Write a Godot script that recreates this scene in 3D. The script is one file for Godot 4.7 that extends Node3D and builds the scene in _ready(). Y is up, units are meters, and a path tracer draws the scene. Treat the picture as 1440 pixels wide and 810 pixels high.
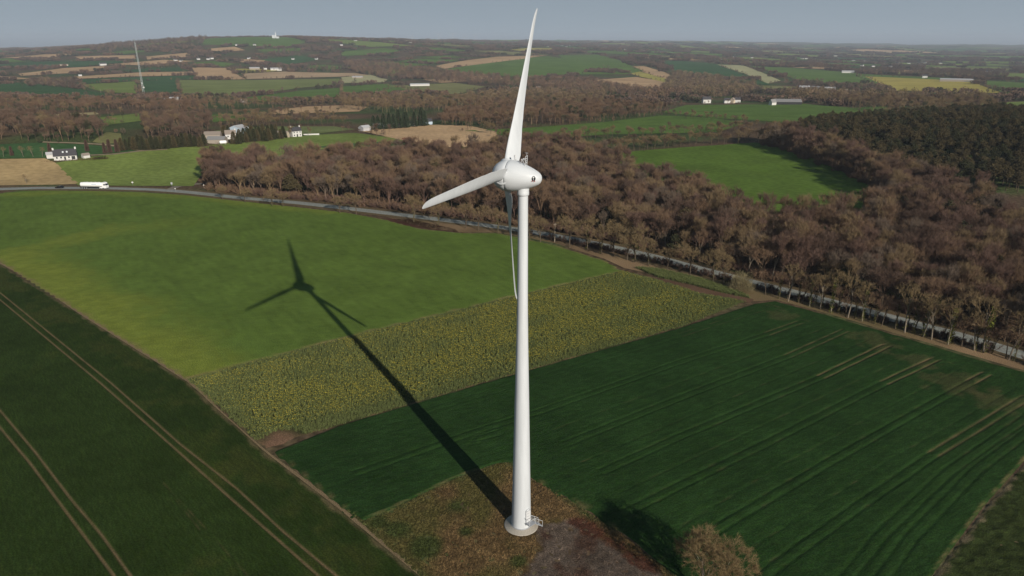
extends Node3D

# ---------------------------------------------------------------- camera numbers (photograph is 1440 x 810)
const FOCAL := 960.0
const EYE_ROW := 58.0
const EYE := 78.0
var pitch := atan2(405.0 - EYE_ROW, FOCAL)
const SUN_AZ := -2.10347
const SUN_EL := 0.40492

# terrain: heights come from the row at which ground at each distance shows, column by column
const COL_U := [-250.0, 0.0, 200.0, 350.0, 500.0, 720.0, 950.0, 1200.0, 1440.0, 1700.0]
const RING := [450.0, 600.0, 800.0, 1050.0, 1400.0, 1900.0, 2500.0, 3300.0, 4300.0, 6000.0, 9000.0, 15000.0]
const ROWS := [
	[0, 194, 169, 151, 137, 122, 108, 93, 80, 73, 70, 68],
	[0, 194, 169, 151, 137, 122, 108, 93, 80, 73, 70, 68],
	[0, 194, 169, 151, 137, 121, 103, 83, 64, 62, 66, 67],
	[0, 194, 169, 151, 137, 121, 102, 78, 54, 54, 58, 60],
	[0, 194, 169, 151, 137, 122, 104, 80, 58, 55, 57, 58],
	[0, 194, 167, 149, 136, 121, 100, 82, 70, 63, 59, 57],
	[0, 195, 168, 150, 136, 122, 103, 88, 78, 69, 63, 58],
	[0, 196, 170, 152, 138, 124, 108, 96, 88, 78, 70, 62],
	[0, 196, 170, 152, 138, 124, 112, 102, 93, 82, 74, 64],
	[0, 196, 170, 152, 138, 124, 112, 102, 93, 82, 74, 64]]
var col_az: PackedFloat32Array = []
var heights: Array = []
var rng := RandomNumberGenerator.new()
var broad := FastNoiseLite.new()
var fine := FastNoiseLite.new()
var names := {}
var M := {}

# ---------------------------------------------------------------- geometry of the place
func dir_of(u: float, v: float) -> Vector3:
	var x := (u - 720.0) / FOCAL
	var y := (405.0 - v) / FOCAL
	return Vector3(x, y * cos(pitch) - sin(pitch), -cos(pitch) - y * sin(pitch))

func make_terrain() -> void:
	for c in COL_U.size():
		var d0 := dir_of(COL_U[c], 130.0)
		col_az.append(atan2(d0.x, -d0.z))
		var hs: PackedFloat32Array = [0.0]
		for j in range(1, RING.size()):
			var d := dir_of(COL_U[c], ROWS[c][j])
			hs.append(EYE + RING[j] * d.y / Vector2(d.x, d.z).length())
		heights.append(hs)

func row_height(c: int, f: float) -> float:
	var hs: PackedFloat32Array = heights[c]
	var n := hs.size()
	var i := clampi(int(f), 0, n - 2)
	return cubic_interpolate(hs[i], hs[i + 1], hs[maxi(i - 1, 0)], hs[mini(i + 2, n - 1)], f - i)

func ground_y(x: float, z: float) -> float:
	var r := sqrt(x * x + z * z)
	if r < 430.0:
		return 0.0
	var az := atan2(x, -z)
	var f := 0.0
	if r >= 15000.0:
		f = 11.0
	else:
		for i in 11:
			if r < RING[i + 1]:
				f = i + maxf(0.0, (log(r) - log(RING[i])) / (log(RING[i + 1]) - log(RING[i])))
				break
	var n := col_az.size()
	var c := 0
	var t := 0.0
	if az <= col_az[0]:
		c = 0
	elif az >= col_az[n - 1]:
		c = n - 2
		t = 1.0
	else:
		while az > col_az[c + 1]:
			c += 1
		t = (az - col_az[c]) / (col_az[c + 1] - col_az[c])
	var h := cubic_interpolate(row_height(c, f), row_height(c + 1, f), row_height(maxi(c - 1, 0), f), row_height(mini(c + 2, n - 1), f), t)
	h *= smoothstep(430.0, 560.0, r)
	if r > 4500.0: h += 30.0 * broad.get_noise_2d(x * 0.3, z * 0.3) * smoothstep(4500.0, 9000.0, r)
	return h

# the point of the ground seen at a pixel of the photograph
func px(u: float, v: float) -> Vector3:
	var d := dir_of(u, v)
	var k := Vector2(d.x, d.z).length()
	var e := Vector2(d.x, d.z) / k
	var slope := d.y / k
	if slope < -0.17:
		var r0 := -EYE / slope
		return Vector3(e.x * r0, 0.0, e.y * r0)
	var r := 300.0
	var step := 1.012
	while r < 15000.0:
		var r2 := r * step
		if EYE + r2 * slope <= ground_y(e.x * r2, e.y * r2):
			var a := r
			var b := r2
			for i in 12:
				var m := (a + b) / 2.0
				if EYE + m * slope <= ground_y(e.x * m, e.y * m): b = m
				else: a = m
			r = b
			break
		r = r2
	return Vector3(e.x * r, ground_y(e.x * r, e.y * r), e.y * r)

func poly(a: Array) -> PackedVector2Array:
	var out: PackedVector2Array = []
	for i in range(0, a.size(), 2):
		var p := px(a[i], a[i + 1])
		out.append(Vector2(p.x, p.z))
	return out

func on_ground(p: Vector2) -> Vector3:
	return Vector3(p.x, ground_y(p.x, p.y), p.y)

func edge_distance(p: Vector2, q: PackedVector2Array) -> float:
	var d := 1e9
	var n := q.size()
	for i in n:
		d = minf(d, p.distance_squared_to(Geometry2D.get_closest_point_to_segment(p, q[i], q[(i + 1) % n])))
	d = sqrt(d)
	return d if Geometry2D.is_point_in_polygon(p, q) else -d

# ---------------------------------------------------------------- nodes
func numbered(called: String) -> String:
	var n: int = names.get(called, 0)
	names[called] = n + 1
	return called if n == 0 else "%s_%03d" % [called, n]

func meta(o: Node, label: String, category := "", group := "", kind := "") -> Node:
	if label: o.set_meta("label", label)
	if category: o.set_meta("category", category)
	if group: o.set_meta("group", group)
	if kind: o.set_meta("kind", kind)
	return o

func thing(called: String, at: Vector3, turn: float, label: String, category: String, group := "") -> Node3D:
	var o := Node3D.new()
	o.name = numbered(called)
	add_child(o)
	o.position = at
	o.rotation.y = turn
	meta(o, label, category, group)
	return o

func part(called: String, mesh: Mesh, mat: Material, parent: Node, at := Vector3.ZERO) -> MeshInstance3D:
	var o := MeshInstance3D.new()
	o.name = numbered(called) if parent == self else called
	o.mesh = mesh
	o.material_override = mat
	parent.add_child(o, true)
	o.position = at
	return o

func mat(c: Color, rough := 0.9, spec := 0.3, vertex := false) -> StandardMaterial3D:
	var m := StandardMaterial3D.new()
	m.albedo_color = c.linear_to_srgb()
	m.roughness = rough
	m.metallic_specular = spec
	m.vertex_color_use_as_albedo = vertex
	return m

func noise_tex(freq: float, low: float, high: float, s: int, size := 1024, octaves := 4) -> NoiseTexture2D:
	var n := FastNoiseLite.new()
	n.noise_type = FastNoiseLite.TYPE_SIMPLEX
	n.frequency = freq
	n.seed = s
	n.fractal_octaves = octaves
	var t := NoiseTexture2D.new()
	t.width = size
	t.height = size
	t.seamless = true
	t.noise = n
	var g := Gradient.new()
	g.set_color(0, Color(low, low, low))
	g.set_color(1, Color(high, high, high))
	t.color_ramp = g
	return t

func ground_mat(tex: Texture2D, tile: float, bump: Texture2D, cm: float) -> StandardMaterial3D:
	var m := mat(Color(1, 1, 1), 1.0, 0.15, true)
	m.albedo_texture = tex
	m.uv1_triplanar = true
	m.uv1_world_triplanar = true
	m.uv1_scale = Vector3.ONE / tile
	if bump:
		m.heightmap_enabled = true
		m.heightmap_texture = bump
		m.heightmap_scale = cm
	return m

# ---------------------------------------------------------------- shapes
func tube(st: SurfaceTool, a: Vector3, b: Vector3, ra: float, rb: float, sides: int, col := Color.WHITE) -> void:
	var d := (b - a).normalized()
	var x := d.cross(Vector3.UP if absf(d.y) < 0.9 else Vector3.RIGHT).normalized()
	var y := d.cross(x)
	for i in sides:
		var p := TAU * i / sides
		var q := TAU * (i + 1) / sides
		var n0 := x * cos(p) + y * sin(p)
		var n1 := x * cos(q) + y * sin(q)
		for v in [[a + n0 * ra, n0], [b + n0 * rb, n0], [b + n1 * rb, n1], [a + n0 * ra, n0], [b + n1 * rb, n1], [a + n1 * ra, n1]]:
			st.set_color(col)
			st.set_normal(v[1])
			st.add_vertex(v[0])

func tri(st: SurfaceTool, a: Vector3, b: Vector3, c: Vector3, col := Color.WHITE) -> void:
	var n := (c - a).cross(b - a).normalized()
	for v in [a, b, c]:
		st.set_color(col)
		st.set_normal(n)
		st.add_vertex(v)

func quad(st: SurfaceTool, a: Vector3, b: Vector3, c: Vector3, d: Vector3, col := Color.WHITE) -> void:
	tri(st, a, b, c, col)
	tri(st, a, c, d, col)

func new_st() -> SurfaceTool:
	var st := SurfaceTool.new()
	st.begin(Mesh.PRIMITIVE_TRIANGLES)
	return st

func box_into(st: SurfaceTool, c: Vector3, s: Vector3, col := Color.WHITE, basis := Basis.IDENTITY) -> void:
	var h := s / 2.0
	var p := []
	for i in 8:
		p.append(c + basis * Vector3(h.x * (1 if i & 1 else -1), h.y * (1 if i & 2 else -1), h.z * (1 if i & 4 else -1)))
	for f in [[0, 2, 3, 1], [5, 7, 6, 4], [4, 6, 2, 0], [1, 3, 7, 5], [2, 6, 7, 3], [4, 0, 1, 5]]:
		quad(st, p[f[0]], p[f[3]], p[f[2]], p[f[1]], col)

func box_mesh(c: Vector3, s: Vector3) -> ArrayMesh:
	var st := new_st()
	box_into(st, c, s)
	return st.commit()

# turned shape round the y axis, [radius, height] pairs from the bottom up
func lathe(profile: Array, sides: int, smooth := true) -> ArrayMesh:
	var st := new_st()
	st.set_smooth_group(0 if smooth else -1)
	for i in profile.size() - 1:
		for k in sides:
			var p := TAU * k / sides
			var q := TAU * (k + 1) / sides
			var a := Vector3(cos(p) * profile[i][0], profile[i][1], sin(p) * profile[i][0])
			var b := Vector3(cos(q) * profile[i][0], profile[i][1], sin(q) * profile[i][0])
			var c := Vector3(cos(q) * profile[i + 1][0], profile[i + 1][1], sin(q) * profile[i + 1][0])
			var d := Vector3(cos(p) * profile[i + 1][0], profile[i + 1][1], sin(p) * profile[i + 1][0])
			for v in [a, b, c, a, c, d]:
				st.add_vertex(v)
	st.generate_normals()
	return st.commit()

# a closed outline in x, y pushed along z from z0 to z1
func prism(points: PackedVector2Array, z0: float, z1: float) -> ArrayMesh:
	var st := new_st()
	var idx := Geometry2D.triangulate_polygon(points)
	for i in range(0, idx.size(), 3):
		var a := points[idx[i]]
		var b := points[idx[i + 1]]
		var c := points[idx[i + 2]]
		tri(st, Vector3(a.x, a.y, z1), Vector3(b.x, b.y, z1), Vector3(c.x, c.y, z1))
		tri(st, Vector3(a.x, a.y, z0), Vector3(c.x, c.y, z0), Vector3(b.x, b.y, z0))
	var area := 0.0
	for i in points.size(): area += points[i].cross(points[(i + 1) % points.size()])
	var cw := area < 0.0
	for i in points.size():
		var a := points[i]
		var b := points[(i + 1) % points.size()]
		if cw:
			quad(st, Vector3(a.x, a.y, z0), Vector3(b.x, b.y, z0), Vector3(b.x, b.y, z1), Vector3(a.x, a.y, z1))
		else:
			quad(st, Vector3(b.x, b.y, z0), Vector3(a.x, a.y, z0), Vector3(a.x, a.y, z1), Vector3(b.x, b.y, z1))
	return st.commit()

# ---------------------------------------------------------------- ground sheets
func array_mesh(v: PackedVector3Array, n: PackedVector3Array, c: PackedColorArray, idx: PackedInt32Array) -> ArrayMesh:
	var a := []
	a.resize(Mesh.ARRAY_MAX)
	a[Mesh.ARRAY_VERTEX] = v
	a[Mesh.ARRAY_NORMAL] = n
	a[Mesh.ARRAY_COLOR] = c
	a[Mesh.ARRAY_INDEX] = idx
	var m := ArrayMesh.new()
	m.add_surface_from_arrays(Mesh.PRIMITIVE_TRIANGLES, a)
	return m

# a field laid over the terrain: outline in x, z; colour varied with noise along the drilling direction
func drape(called: String, q: PackedVector2Array, lift: float, base: Color, vary := 0.25, other := Color(0, 0, 0, 0), cell := 0.0, m: Material = null) -> MeshInstance3D:
	var mid := Vector2.ZERO
	for p in q: mid += p / q.size()
	var c := cell if cell > 0.0 else clampf(mid.length() / 45.0, 4.0, 60.0)
	var pts: PackedVector2Array = []
	var box := Rect2(q[0], Vector2.ZERO)
	for i in q.size():
		var a := q[i]
		var b := q[(i + 1) % q.size()]
		box = box.expand(a)
		var n := maxi(1, int(a.distance_to(b) / c))
		for k in n: pts.append(a.lerp(b, float(k) / n))
	var y := box.position.y
	while y < box.end.y:
		var x := box.position.x
		while x < box.end.x:
			var p := Vector2(x + rng.randf() * c * 0.3, y + rng.randf() * c * 0.3)
			if edge_distance(p, q) > c * 0.35: pts.append(p)
			x += c
		y += c
	var idx := Geometry2D.triangulate_delaunay(pts)
	var v: PackedVector3Array = []
	var nn: PackedVector3Array = []
	var cc: PackedColorArray = []
	for p in pts:
		var g := on_ground(p)
		v.append(g + Vector3.UP * lift)
		var e := c * 0.5
		nn.append(Vector3(ground_y(p.x - e, p.y) - ground_y(p.x + e, p.y), 2.0 * e, ground_y(p.x, p.y - e) - ground_y(p.x, p.y + e)).normalized())
		var k := broad.get_noise_2d(p.x * 6.0, p.y * 6.0)
		var col := base * (1.0 + vary * k)
		if other.a > 0.0: col = col.lerp(other, clampf(broad.get_noise_2d(p.x * 3.0 + 900.0, p.y * 3.0) * 1.6 + 0.35, 0.0, 1.0))
		col.a = 1.0
		cc.append(col)
	var keep: PackedInt32Array = []
	for i in range(0, idx.size(), 3):
		var a := pts[idx[i]]
		var b := pts[idx[i + 1]]
		var d := pts[idx[i + 2]]
		if Geometry2D.is_point_in_polygon((a + b + d) / 3.0, q):
			if (b - a).cross(d - a) > 0.0: keep.append_array([idx[i], idx[i + 1], idx[i + 2]])
			else: keep.append_array([idx[i], idx[i + 2], idx[i + 1]])
	var o := part(called, array_mesh(v, nn, cc, keep), m if m else M.field, self)
	meta(o, "", "", "", "structure")
	return o

# a standing crop: a fine grid with real wheel ruts; look(p, inside) gives the colour, ruts are [polyline, half width, bareness]
func crop(called: String, q: PackedVector2Array, along: Vector2, ds: float, dt: float, tall: float, look: Callable, ruts: Array, m: Material, rough := 0.05, drill := 0.0) -> MeshInstance3D:
	along = along.normalized()
	var across := Vector2(-along.y, along.x)
	var s0 := 1e9
	var s1 := -1e9
	var t0 := 1e9
	var t1 := -1e9
	for p in q:
		s0 = minf(s0, p.dot(across))
		s1 = maxf(s1, p.dot(across))
		t0 = minf(t0, p.dot(along))
		t1 = maxf(t1, p.dot(along))
	var ns := int((s1 - s0) / ds) + 4
	var nt := int((t1 - t0) / dt) + 4
	var segs := []
	for r in ruts:
		var l: PackedVector2Array = r[0]
		for i in l.size() - 1:
			var lo := minf(l[i].dot(across), l[i + 1].dot(across)) - 1.0
			var hi := maxf(l[i].dot(across), l[i + 1].dot(across)) + 1.0
			var u0 := minf(l[i].dot(along), l[i + 1].dot(along)) - 1.0
			var u1 := maxf(l[i].dot(along), l[i + 1].dot(along)) + 1.0
			segs.append([l[i], l[i + 1], r[1], r[2], lo, hi, u0, u1])
	var hh: PackedFloat32Array = []
	var ok: PackedByteArray = []
	var v: PackedVector3Array = []
	var cc: PackedColorArray = []
	for j in nt:
		var t := t0 - dt * 1.5 + j * dt
		for i in ns:
			var s := s0 - ds * 1.5 + i * ds
			var p := across * s + along * t
			var d := edge_distance(p, q)
			var h := -0.3
			var col := Color(0.1, 0.08, 0.05)
			if d > -1.6:
				h = lerpf(-0.12, tall, smoothstep(-0.45, 0.15, d)) + (fine.get_noise_2d(p.x * 4.0, p.y * 4.0) * rough + drill * sin(s * 2.3 + 0.6 * sin(s * 0.31)) if d > 0.0 else 0.0)
				col = look.call(p, d)
				var grain := (0.78 if ds < 0.6 else 0.9) + (0.44 if ds < 0.6 else 0.2) * (hash(i * 7919 + j * 104729) % 1000) / 1000.0
				col = Color(col.r * grain, col.g * grain, col.b * grain)
				for g in segs:
					if s < g[4] or s > g[5] or t < g[6] or t > g[7]: continue
					var w: float = p.distance_to(Geometry2D.get_closest_point_to_segment(p, g[0], g[1]))
					if w < g[2] + 0.3:
						var k := 1.0 - smoothstep(g[2] - 0.12, g[2] + 0.22, w)
						h = lerpf(h, tall * (0.1 if g[3] > 0.5 else 0.4) if g[2] > 0.11 else tall * 0.6, k)
						var bare: float = clampf(g[3] + fine.get_noise_2d(p.x * 1.5, p.y * 1.5) * 0.5, 0.0, 1.0)
						col = col.lerp(Color(0.24, 0.165, 0.09), k * bare)
			hh.append(h)
			ok.append(1 if d > -1.2 else 0)
			v.append(Vector3(p.x, h, p.y))
			cc.append(col)
	var n: PackedVector3Array = []
	n.resize(v.size())
	var idx: PackedInt32Array = []
	for j in nt:
		for i in ns:
			var k := j * ns + i
			var gs := (hh[j * ns + mini(i + 1, ns - 1)] - hh[j * ns + maxi(i - 1, 0)]) / (2.0 * ds)
			var gt := (hh[mini(j + 1, nt - 1) * ns + i] - hh[maxi(j - 1, 0) * ns + i]) / (2.0 * dt)
			var g := across * gs + along * gt
			n[k] = Vector3(-g.x, 1.0, -g.y).normalized()
			if i < ns - 1 and j < nt - 1 and (ok[k] or ok[k + 1] or ok[k + ns] or ok[k + ns + 1]):
				idx.append_array([k, k + ns + 1, k + 1, k, k + ns, k + ns + 1])
	var o := part(called, array_mesh(v, n, cc, idx), m, self)
	meta(o, "", "", "", "structure")
	return o

func ribbon(called: String, line: PackedVector2Array, width: float, lift: float, base: Color, m: Material) -> MeshInstance3D:
	var pts: PackedVector2Array = []
	for i in line.size() - 1:
		var n := maxi(1, int(line[i].distance_to(line[i + 1]) / 4.0))
		var a := line[maxi(i - 1, 0)]
		var d := line[mini(i + 2, line.size() - 1)]
		for k in n: pts.append(line[i].cubic_interpolate(line[i + 1], a, d, float(k) / n))
	pts.append(line[line.size() - 1])
	var st := new_st()
	var last := []
	for i in pts.size():
		var t := (pts[mini(i + 1, pts.size() - 1)] - pts[maxi(i - 1, 0)]).normalized()
		var w := Vector2(-t.y, t.x)
		var cur := []
		for k in 5:
			var off := (k / 2.0 - 1.0) * width / 2.0
			if k == 0 or k == 4: off *= 1.0 + 0.12 * fine.get_noise_2d(pts[i].x * 2.0, pts[i].y * 2.0 + k)
			var g := on_ground(pts[i] + w * off)
			var shade := 1.0 + 0.25 * fine.get_noise_2d(pts[i].x * 0.4 + k * 60.0, pts[i].y * 0.4)
			cur.append([g + Vector3.UP * lift, Color(base.r * shade, base.g * shade, base.b * shade)])
		if last:
			for k in 4:
				for q in [last[k], cur[k], cur[k + 1], last[k], cur[k + 1], last[k + 1]]:
					st.set_color(q[1])
					st.set_normal(Vector3.UP)
					st.add_vertex(q[0])
		last = cur
	var o := part(called, st.commit(), m, self)
	meta(o, "", "", "", "structure")
	return o

# ---------------------------------------------------------------- trees
func any_dir() -> Vector3:
	var z := rng.randf_range(-1, 1)
	var a := rng.randf() * TAU
	var r := sqrt(1.0 - z * z)
	return Vector3(r * cos(a), z, r * sin(a))

func twig(st: SurfaceTool, at: Vector3, d: Vector3, length: float, w: float, col: Color) -> void:
	var x := d.cross(any_dir()).normalized() * w * 0.5
	tri(st, at - x, at + x, at + d * length, col)

func grow(T: Dictionary, at: Vector3, d: Vector3, length: float, r: float, level: int) -> void:
	var bend := (d + any_dir() * 0.12).normalized()
	var mid := at + d * length * 0.5
	var end := mid + bend * length * 0.5
	var r2 := r * 0.72
	var st: SurfaceTool = T.trunk if level <= T.solid else T.crown
	var sides := 7 if level == 0 else (4 if level <= T.solid else 3)
	var tint := rng.randf_range(0.75, 1.15)
	var col: Color = Color(1, 1, 1) * tint if level > T.solid else Color(1.15, 1.12, 1.05)
	col.a = 1.0
	tube(st, at, mid, r, (r + r2) / 2.0, sides, col)
	tube(st, mid, end, (r + r2) / 2.0, r2, sides, col)
	if level >= T.levels:
		for i in T.twigs:
			var f := rng.randf()
			var p := at.lerp(mid, f * 2.0) if f < 0.5 else mid.lerp(end, f * 2.0 - 1.0)
			var td: Vector3 = (bend * 0.7 + any_dir() * 0.85 + Vector3.UP * T.up).normalized()
			var k := rng.randf_range(0.7, 1.3)
			twig(T.crown, p, td, T.twig_len * rng.randf_range(0.5, 1.2), T.twig_w, Color(k, k, k * rng.randf_range(0.9, 1.05)))
		return
	var kids: int = T.kids[mini(level, T.kids.size() - 1)]
	var spin := rng.randf() * TAU
	for i in kids:
		var ang: float = T.angle * rng.randf_range(0.6, 1.25)
		if i == 0 and level > 0: ang *= 0.35
		spin += TAU / kids + rng.randf_range(-0.5, 0.5)
		var x := bend.cross(Vector3.UP if absf(bend.y) < 0.95 else Vector3.RIGHT).normalized()
		var y := bend.cross(x)
		var nd: Vector3 = bend * cos(ang) + (x * cos(spin) + y * sin(spin)) * sin(ang)
		nd = (nd + Vector3.UP * T.up * 0.5).normalized()
		var from := end if level > 0 or i < 2 else at.lerp(end, rng.randf_range(0.62, 1.0))
		grow(T, from, nd, length * (T.first if level == 0 else T.shrink) * rng.randf_range(0.8, 1.15), r2 * 0.72, level + 1)

# ends in {"trunk": mesh, "crown": mesh}; ivy adds leaves round the stem
func bare_tree(s: int, o: Dictionary) -> Dictionary:
	rng.seed = s
	var T := {"trunk": new_st(), "crown": new_st(), "levels": 4, "solid": 1, "kids": [5, 4, 4, 3], "twigs": 7, "angle": 0.6, "up": 0.15, "shrink": 0.68, "first": 0.75, "twig_len": 1.0, "twig_w": 0.06, "stem": 4.5, "r": 0.2, "lean": 0.06, "ivy": 0}
	T.merge(o, true)
	grow(T, Vector3(0, -0.3, 0), (Vector3.UP + any_dir() * T.lean).normalized(), T.stem, T.r, 0)
	for i in T.ivy:
		var y: float = rng.randf() * T.stem * 1.5
		var a := rng.randf() * TAU
		var rr: float = T.r * 1.2 + rng.randf() * 0.35
		var p := Vector3(cos(a) * rr, y, sin(a) * rr)
		var k := rng.randf_range(0.6, 1.2)
		tri(T.crown, p, p + any_dir() * 0.3, p + any_dir() * 0.3, Color(0.62 * k, 0.95 * k, 0.35 * k))
	return {"trunk": T.trunk.commit(), "crown": T.crown.commit()}

func shrub_mesh(s: int, tall: float, wide: float, stems: int, twigs: int) -> ArrayMesh:
	rng.seed = s
	var st := new_st()
	for i in stems:
		var a := rng.randf() * TAU
		var lean := rng.randf() * 0.9
		var d := Vector3(cos(a) * lean * wide / tall, 1.0, sin(a) * lean * wide / tall).normalized()
		var n := tall * rng.randf_range(0.6, 1.0)
		var b := Vector3(cos(a), 0, sin(a)) * rng.randf() * wide * 0.25
		tube(st, b, b + d * n * 0.7, 0.05, 0.02, 3, Color(0.9, 0.85, 0.8))
		for k in twigs:
			var p := b + d * n * sqrt(rng.randf_range(0.03, 1.0)) * 0.85
			var g := rng.randf_range(0.7, 1.25)
			twig(st, p, (d * 0.6 + any_dir()).normalized(), rng.randf_range(0.4, 1.0), 0.07, Color(g, g, g))
	return st.commit()

# a round bush of fine twigs that all point outwards
func twig_dome(s: int, wide: float, tall: float, n: int) -> ArrayMesh:
	rng.seed = s
	var st := new_st()
	for i in n:
		var d := any_dir()
		d.y = absf(d.y)
		var lump := 0.82 + 0.18 * sin(d.x * 7.0 + 1.0) * sin(d.z * 8.0) + 0.1 * sin(d.y * 11.0)
		var p := Vector3(d.x * wide, d.y * tall, d.z * wide) * lump * sqrt(rng.randf_range(0.12, 1.0))
		var g := rng.randf_range(0.7, 1.25)
		twig(st, p, (d + Vector3.UP * 0.5 + any_dir() * 0.6).normalized(), rng.randf_range(0.5, 1.1), 0.06, Color(g, g, g))
	for i in 12:
		var a := TAU * i / 12.0
		tube(st, Vector3(cos(a) * 0.3, -0.2, sin(a) * 0.3), Vector3(cos(a) * wide * 0.55, tall * 0.7, sin(a) * wide * 0.55), 0.08, 0.03, 4, Color(0.7, 0.65, 0.6))
	return st.commit()

func leaf_ball(st: SurfaceTool, c: Vector3, r: Vector3, n: int, size: float, col: Color) -> void:
	for i in n:
		var d := any_dir()
		var p := c + d * r * pow(rng.randf(), 0.35)
		var k := rng.randf_range(0.6, 1.3)
		var a := (d + any_dir() * 0.7).normalized() * size * rng.randf_range(0.6, 1.3)
		var b := a.cross(any_dir()).normalized() * size * 0.45
		tri(st, p - b, p + b, p + a, Color(col.r * k, col.g * k, col.b * k))

func pine_tree(s: int, tall: float) -> Dictionary:
	rng.seed = s
	var t := new_st()
	var c := new_st()
	var top := Vector3(rng.randf_range(-0.6, 0.6), tall, rng.randf_range(-0.6, 0.6))
	tube(t, Vector3(0, -0.3, 0), top * 0.6, 0.26, 0.17, 7, Color(1, 1, 1))
	tube(t, top * 0.6, top * 0.96, 0.17, 0.05, 6, Color(1, 1, 1))
	for i in 22:
		var f := rng.randf_range(0.42, 0.97)
		var a := i * 2.4 + rng.randf() * 0.6
		var reach := (1.15 - f) * tall * 0.38 * rng.randf_range(0.5, 1.1) + 0.3
		var p := top * f
		var e := p + Vector3(cos(a) * reach, reach * 0.2, sin(a) * reach)
		tube(t, p, e, 0.06, 0.03, 3, Color(1, 1, 1))
		leaf_ball(c, e, Vector3(1.25, 0.7, 1.25) * rng.randf_range(0.7, 1.25), 75, 0.5, Color(1, 1, 1) * rng.randf_range(0.8, 1.2))
	leaf_ball(c, top, Vector3(0.8, 0.9, 0.8), 60, 0.5, Color(1, 1, 1))
	return {"trunk": t.commit(), "crown": c.commit()}

func fir_tree(s: int, tall: float, wide: float, power: float) -> Dictionary:
	rng.seed = s
	var t := new_st()
	var c := new_st()
	tube(t, Vector3(0, -0.3, 0), Vector3(0, tall * 0.9, 0), 0.24, 0.05, 6, Color(1, 1, 1))
	for i in 2600:
		var f := pow(rng.randf(), 1.25)
		var y := tall * (0.06 + 0.94 * f)
		var a := rng.randf() * TAU
		var edge := wide * pow(1.0 - f, power) * (0.85 + 0.22 * sin(a * 3.0 + s) + 0.12 * sin(f * 40.0))
		var r := edge * sqrt(rng.randf_range(0.25, 1.0))
		var p := Vector3(cos(a) * r, y, sin(a) * r)
		var k := rng.randf_range(0.6, 1.25)
		var d := (Vector3(cos(a), -0.15, sin(a)) + any_dir() * 0.6).normalized() * 0.65
		var b := d.cross(any_dir()).normalized() * 0.26
		tri(c, p - b, p + b, p + d, Color(k, k, k))
	return {"trunk": t.commit(), "crown": c.commit()}

# one distant tree, or a grove of them where single trees are a pixel wide
func far_tree(s: int, heads: int, spread: float, n: int, size: float) -> ArrayMesh:
	rng.seed = s
	var st := new_st()
	for i in heads:
		var a := rng.randf() * TAU
		var r := spread * sqrt(rng.randf()) if heads > 1 else 0.0
		var h := rng.randf_range(8.0, 12.0)
		var at := Vector3(cos(a) * r, 0, sin(a) * r)
		tube(st, at, at + Vector3(0, h * 0.6, 0), 0.25, 0.12, 3, Color(0.8, 0.8, 0.8))
		var k := rng.randf_range(0.75, 1.2)
		leaf_ball(st, at + Vector3(0, h * 0.62, 0), Vector3(h * 0.36, h * 0.4, h * 0.36), n, size, Color(k, k, k))
	return st.commit()

func multi(called: String, mesh: Mesh, m: Material, places: Array, colors: Array, parent: Node) -> void:
	if places.is_empty(): return
	var mm := MultiMesh.new()
	mm.transform_format = MultiMesh.TRANSFORM_3D
	mm.use_colors = not colors.is_empty()
	mm.mesh = mesh
	mm.instance_count = places.size()
	for i in places.size():
		mm.set_instance_transform(i, places[i])
		if colors: mm.set_instance_color(i, colors[i])
	var o := MultiMeshInstance3D.new()
	o.name = called
	o.multimesh = mm
	o.material_override = m
	parent.add_child(o, true)

func stuff(called: String, label: String) -> Node3D:
	var o := Node3D.new()
	o.name = numbered(called)
	add_child(o)
	meta(o, label, "", "", "stuff")
	return o

func stand(p: Vector3, s: float, tallness := 1.0) -> Transform3D:
	return Transform3D(Basis(Vector3.UP, rng.randf() * TAU).scaled(Vector3(s, s * tallness, s)), p)

func tree(called: String, kinds: Dictionary, m_trunk: Material, m_crown: Material, at: Vector3, s: float, label: String, category: String, group := "") -> Node3D:
	var o := thing(called, at, rng.randf() * TAU, label, category, group)
	o.scale = Vector3.ONE * s
	part("trunk", kinds.trunk, m_trunk, o)
	part("crown", kinds.crown, m_crown, o)
	return o

# points spread over a polygon at about one to each cell
func spots(q: PackedVector2Array, cell: float) -> PackedVector2Array:
	var out: PackedVector2Array = []
	var box := Rect2(q[0], Vector2.ZERO)
	for p in q: box = box.expand(p)
	var y := box.position.y
	while y < box.end.y:
		var x := box.position.x
		while x < box.end.x:
			var p := Vector2(x + rng.randf() * cell, y + rng.randf() * cell)
			if Geometry2D.is_point_in_polygon(p, q): out.append(p)
			x += cell
		y += cell
	return out

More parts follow.
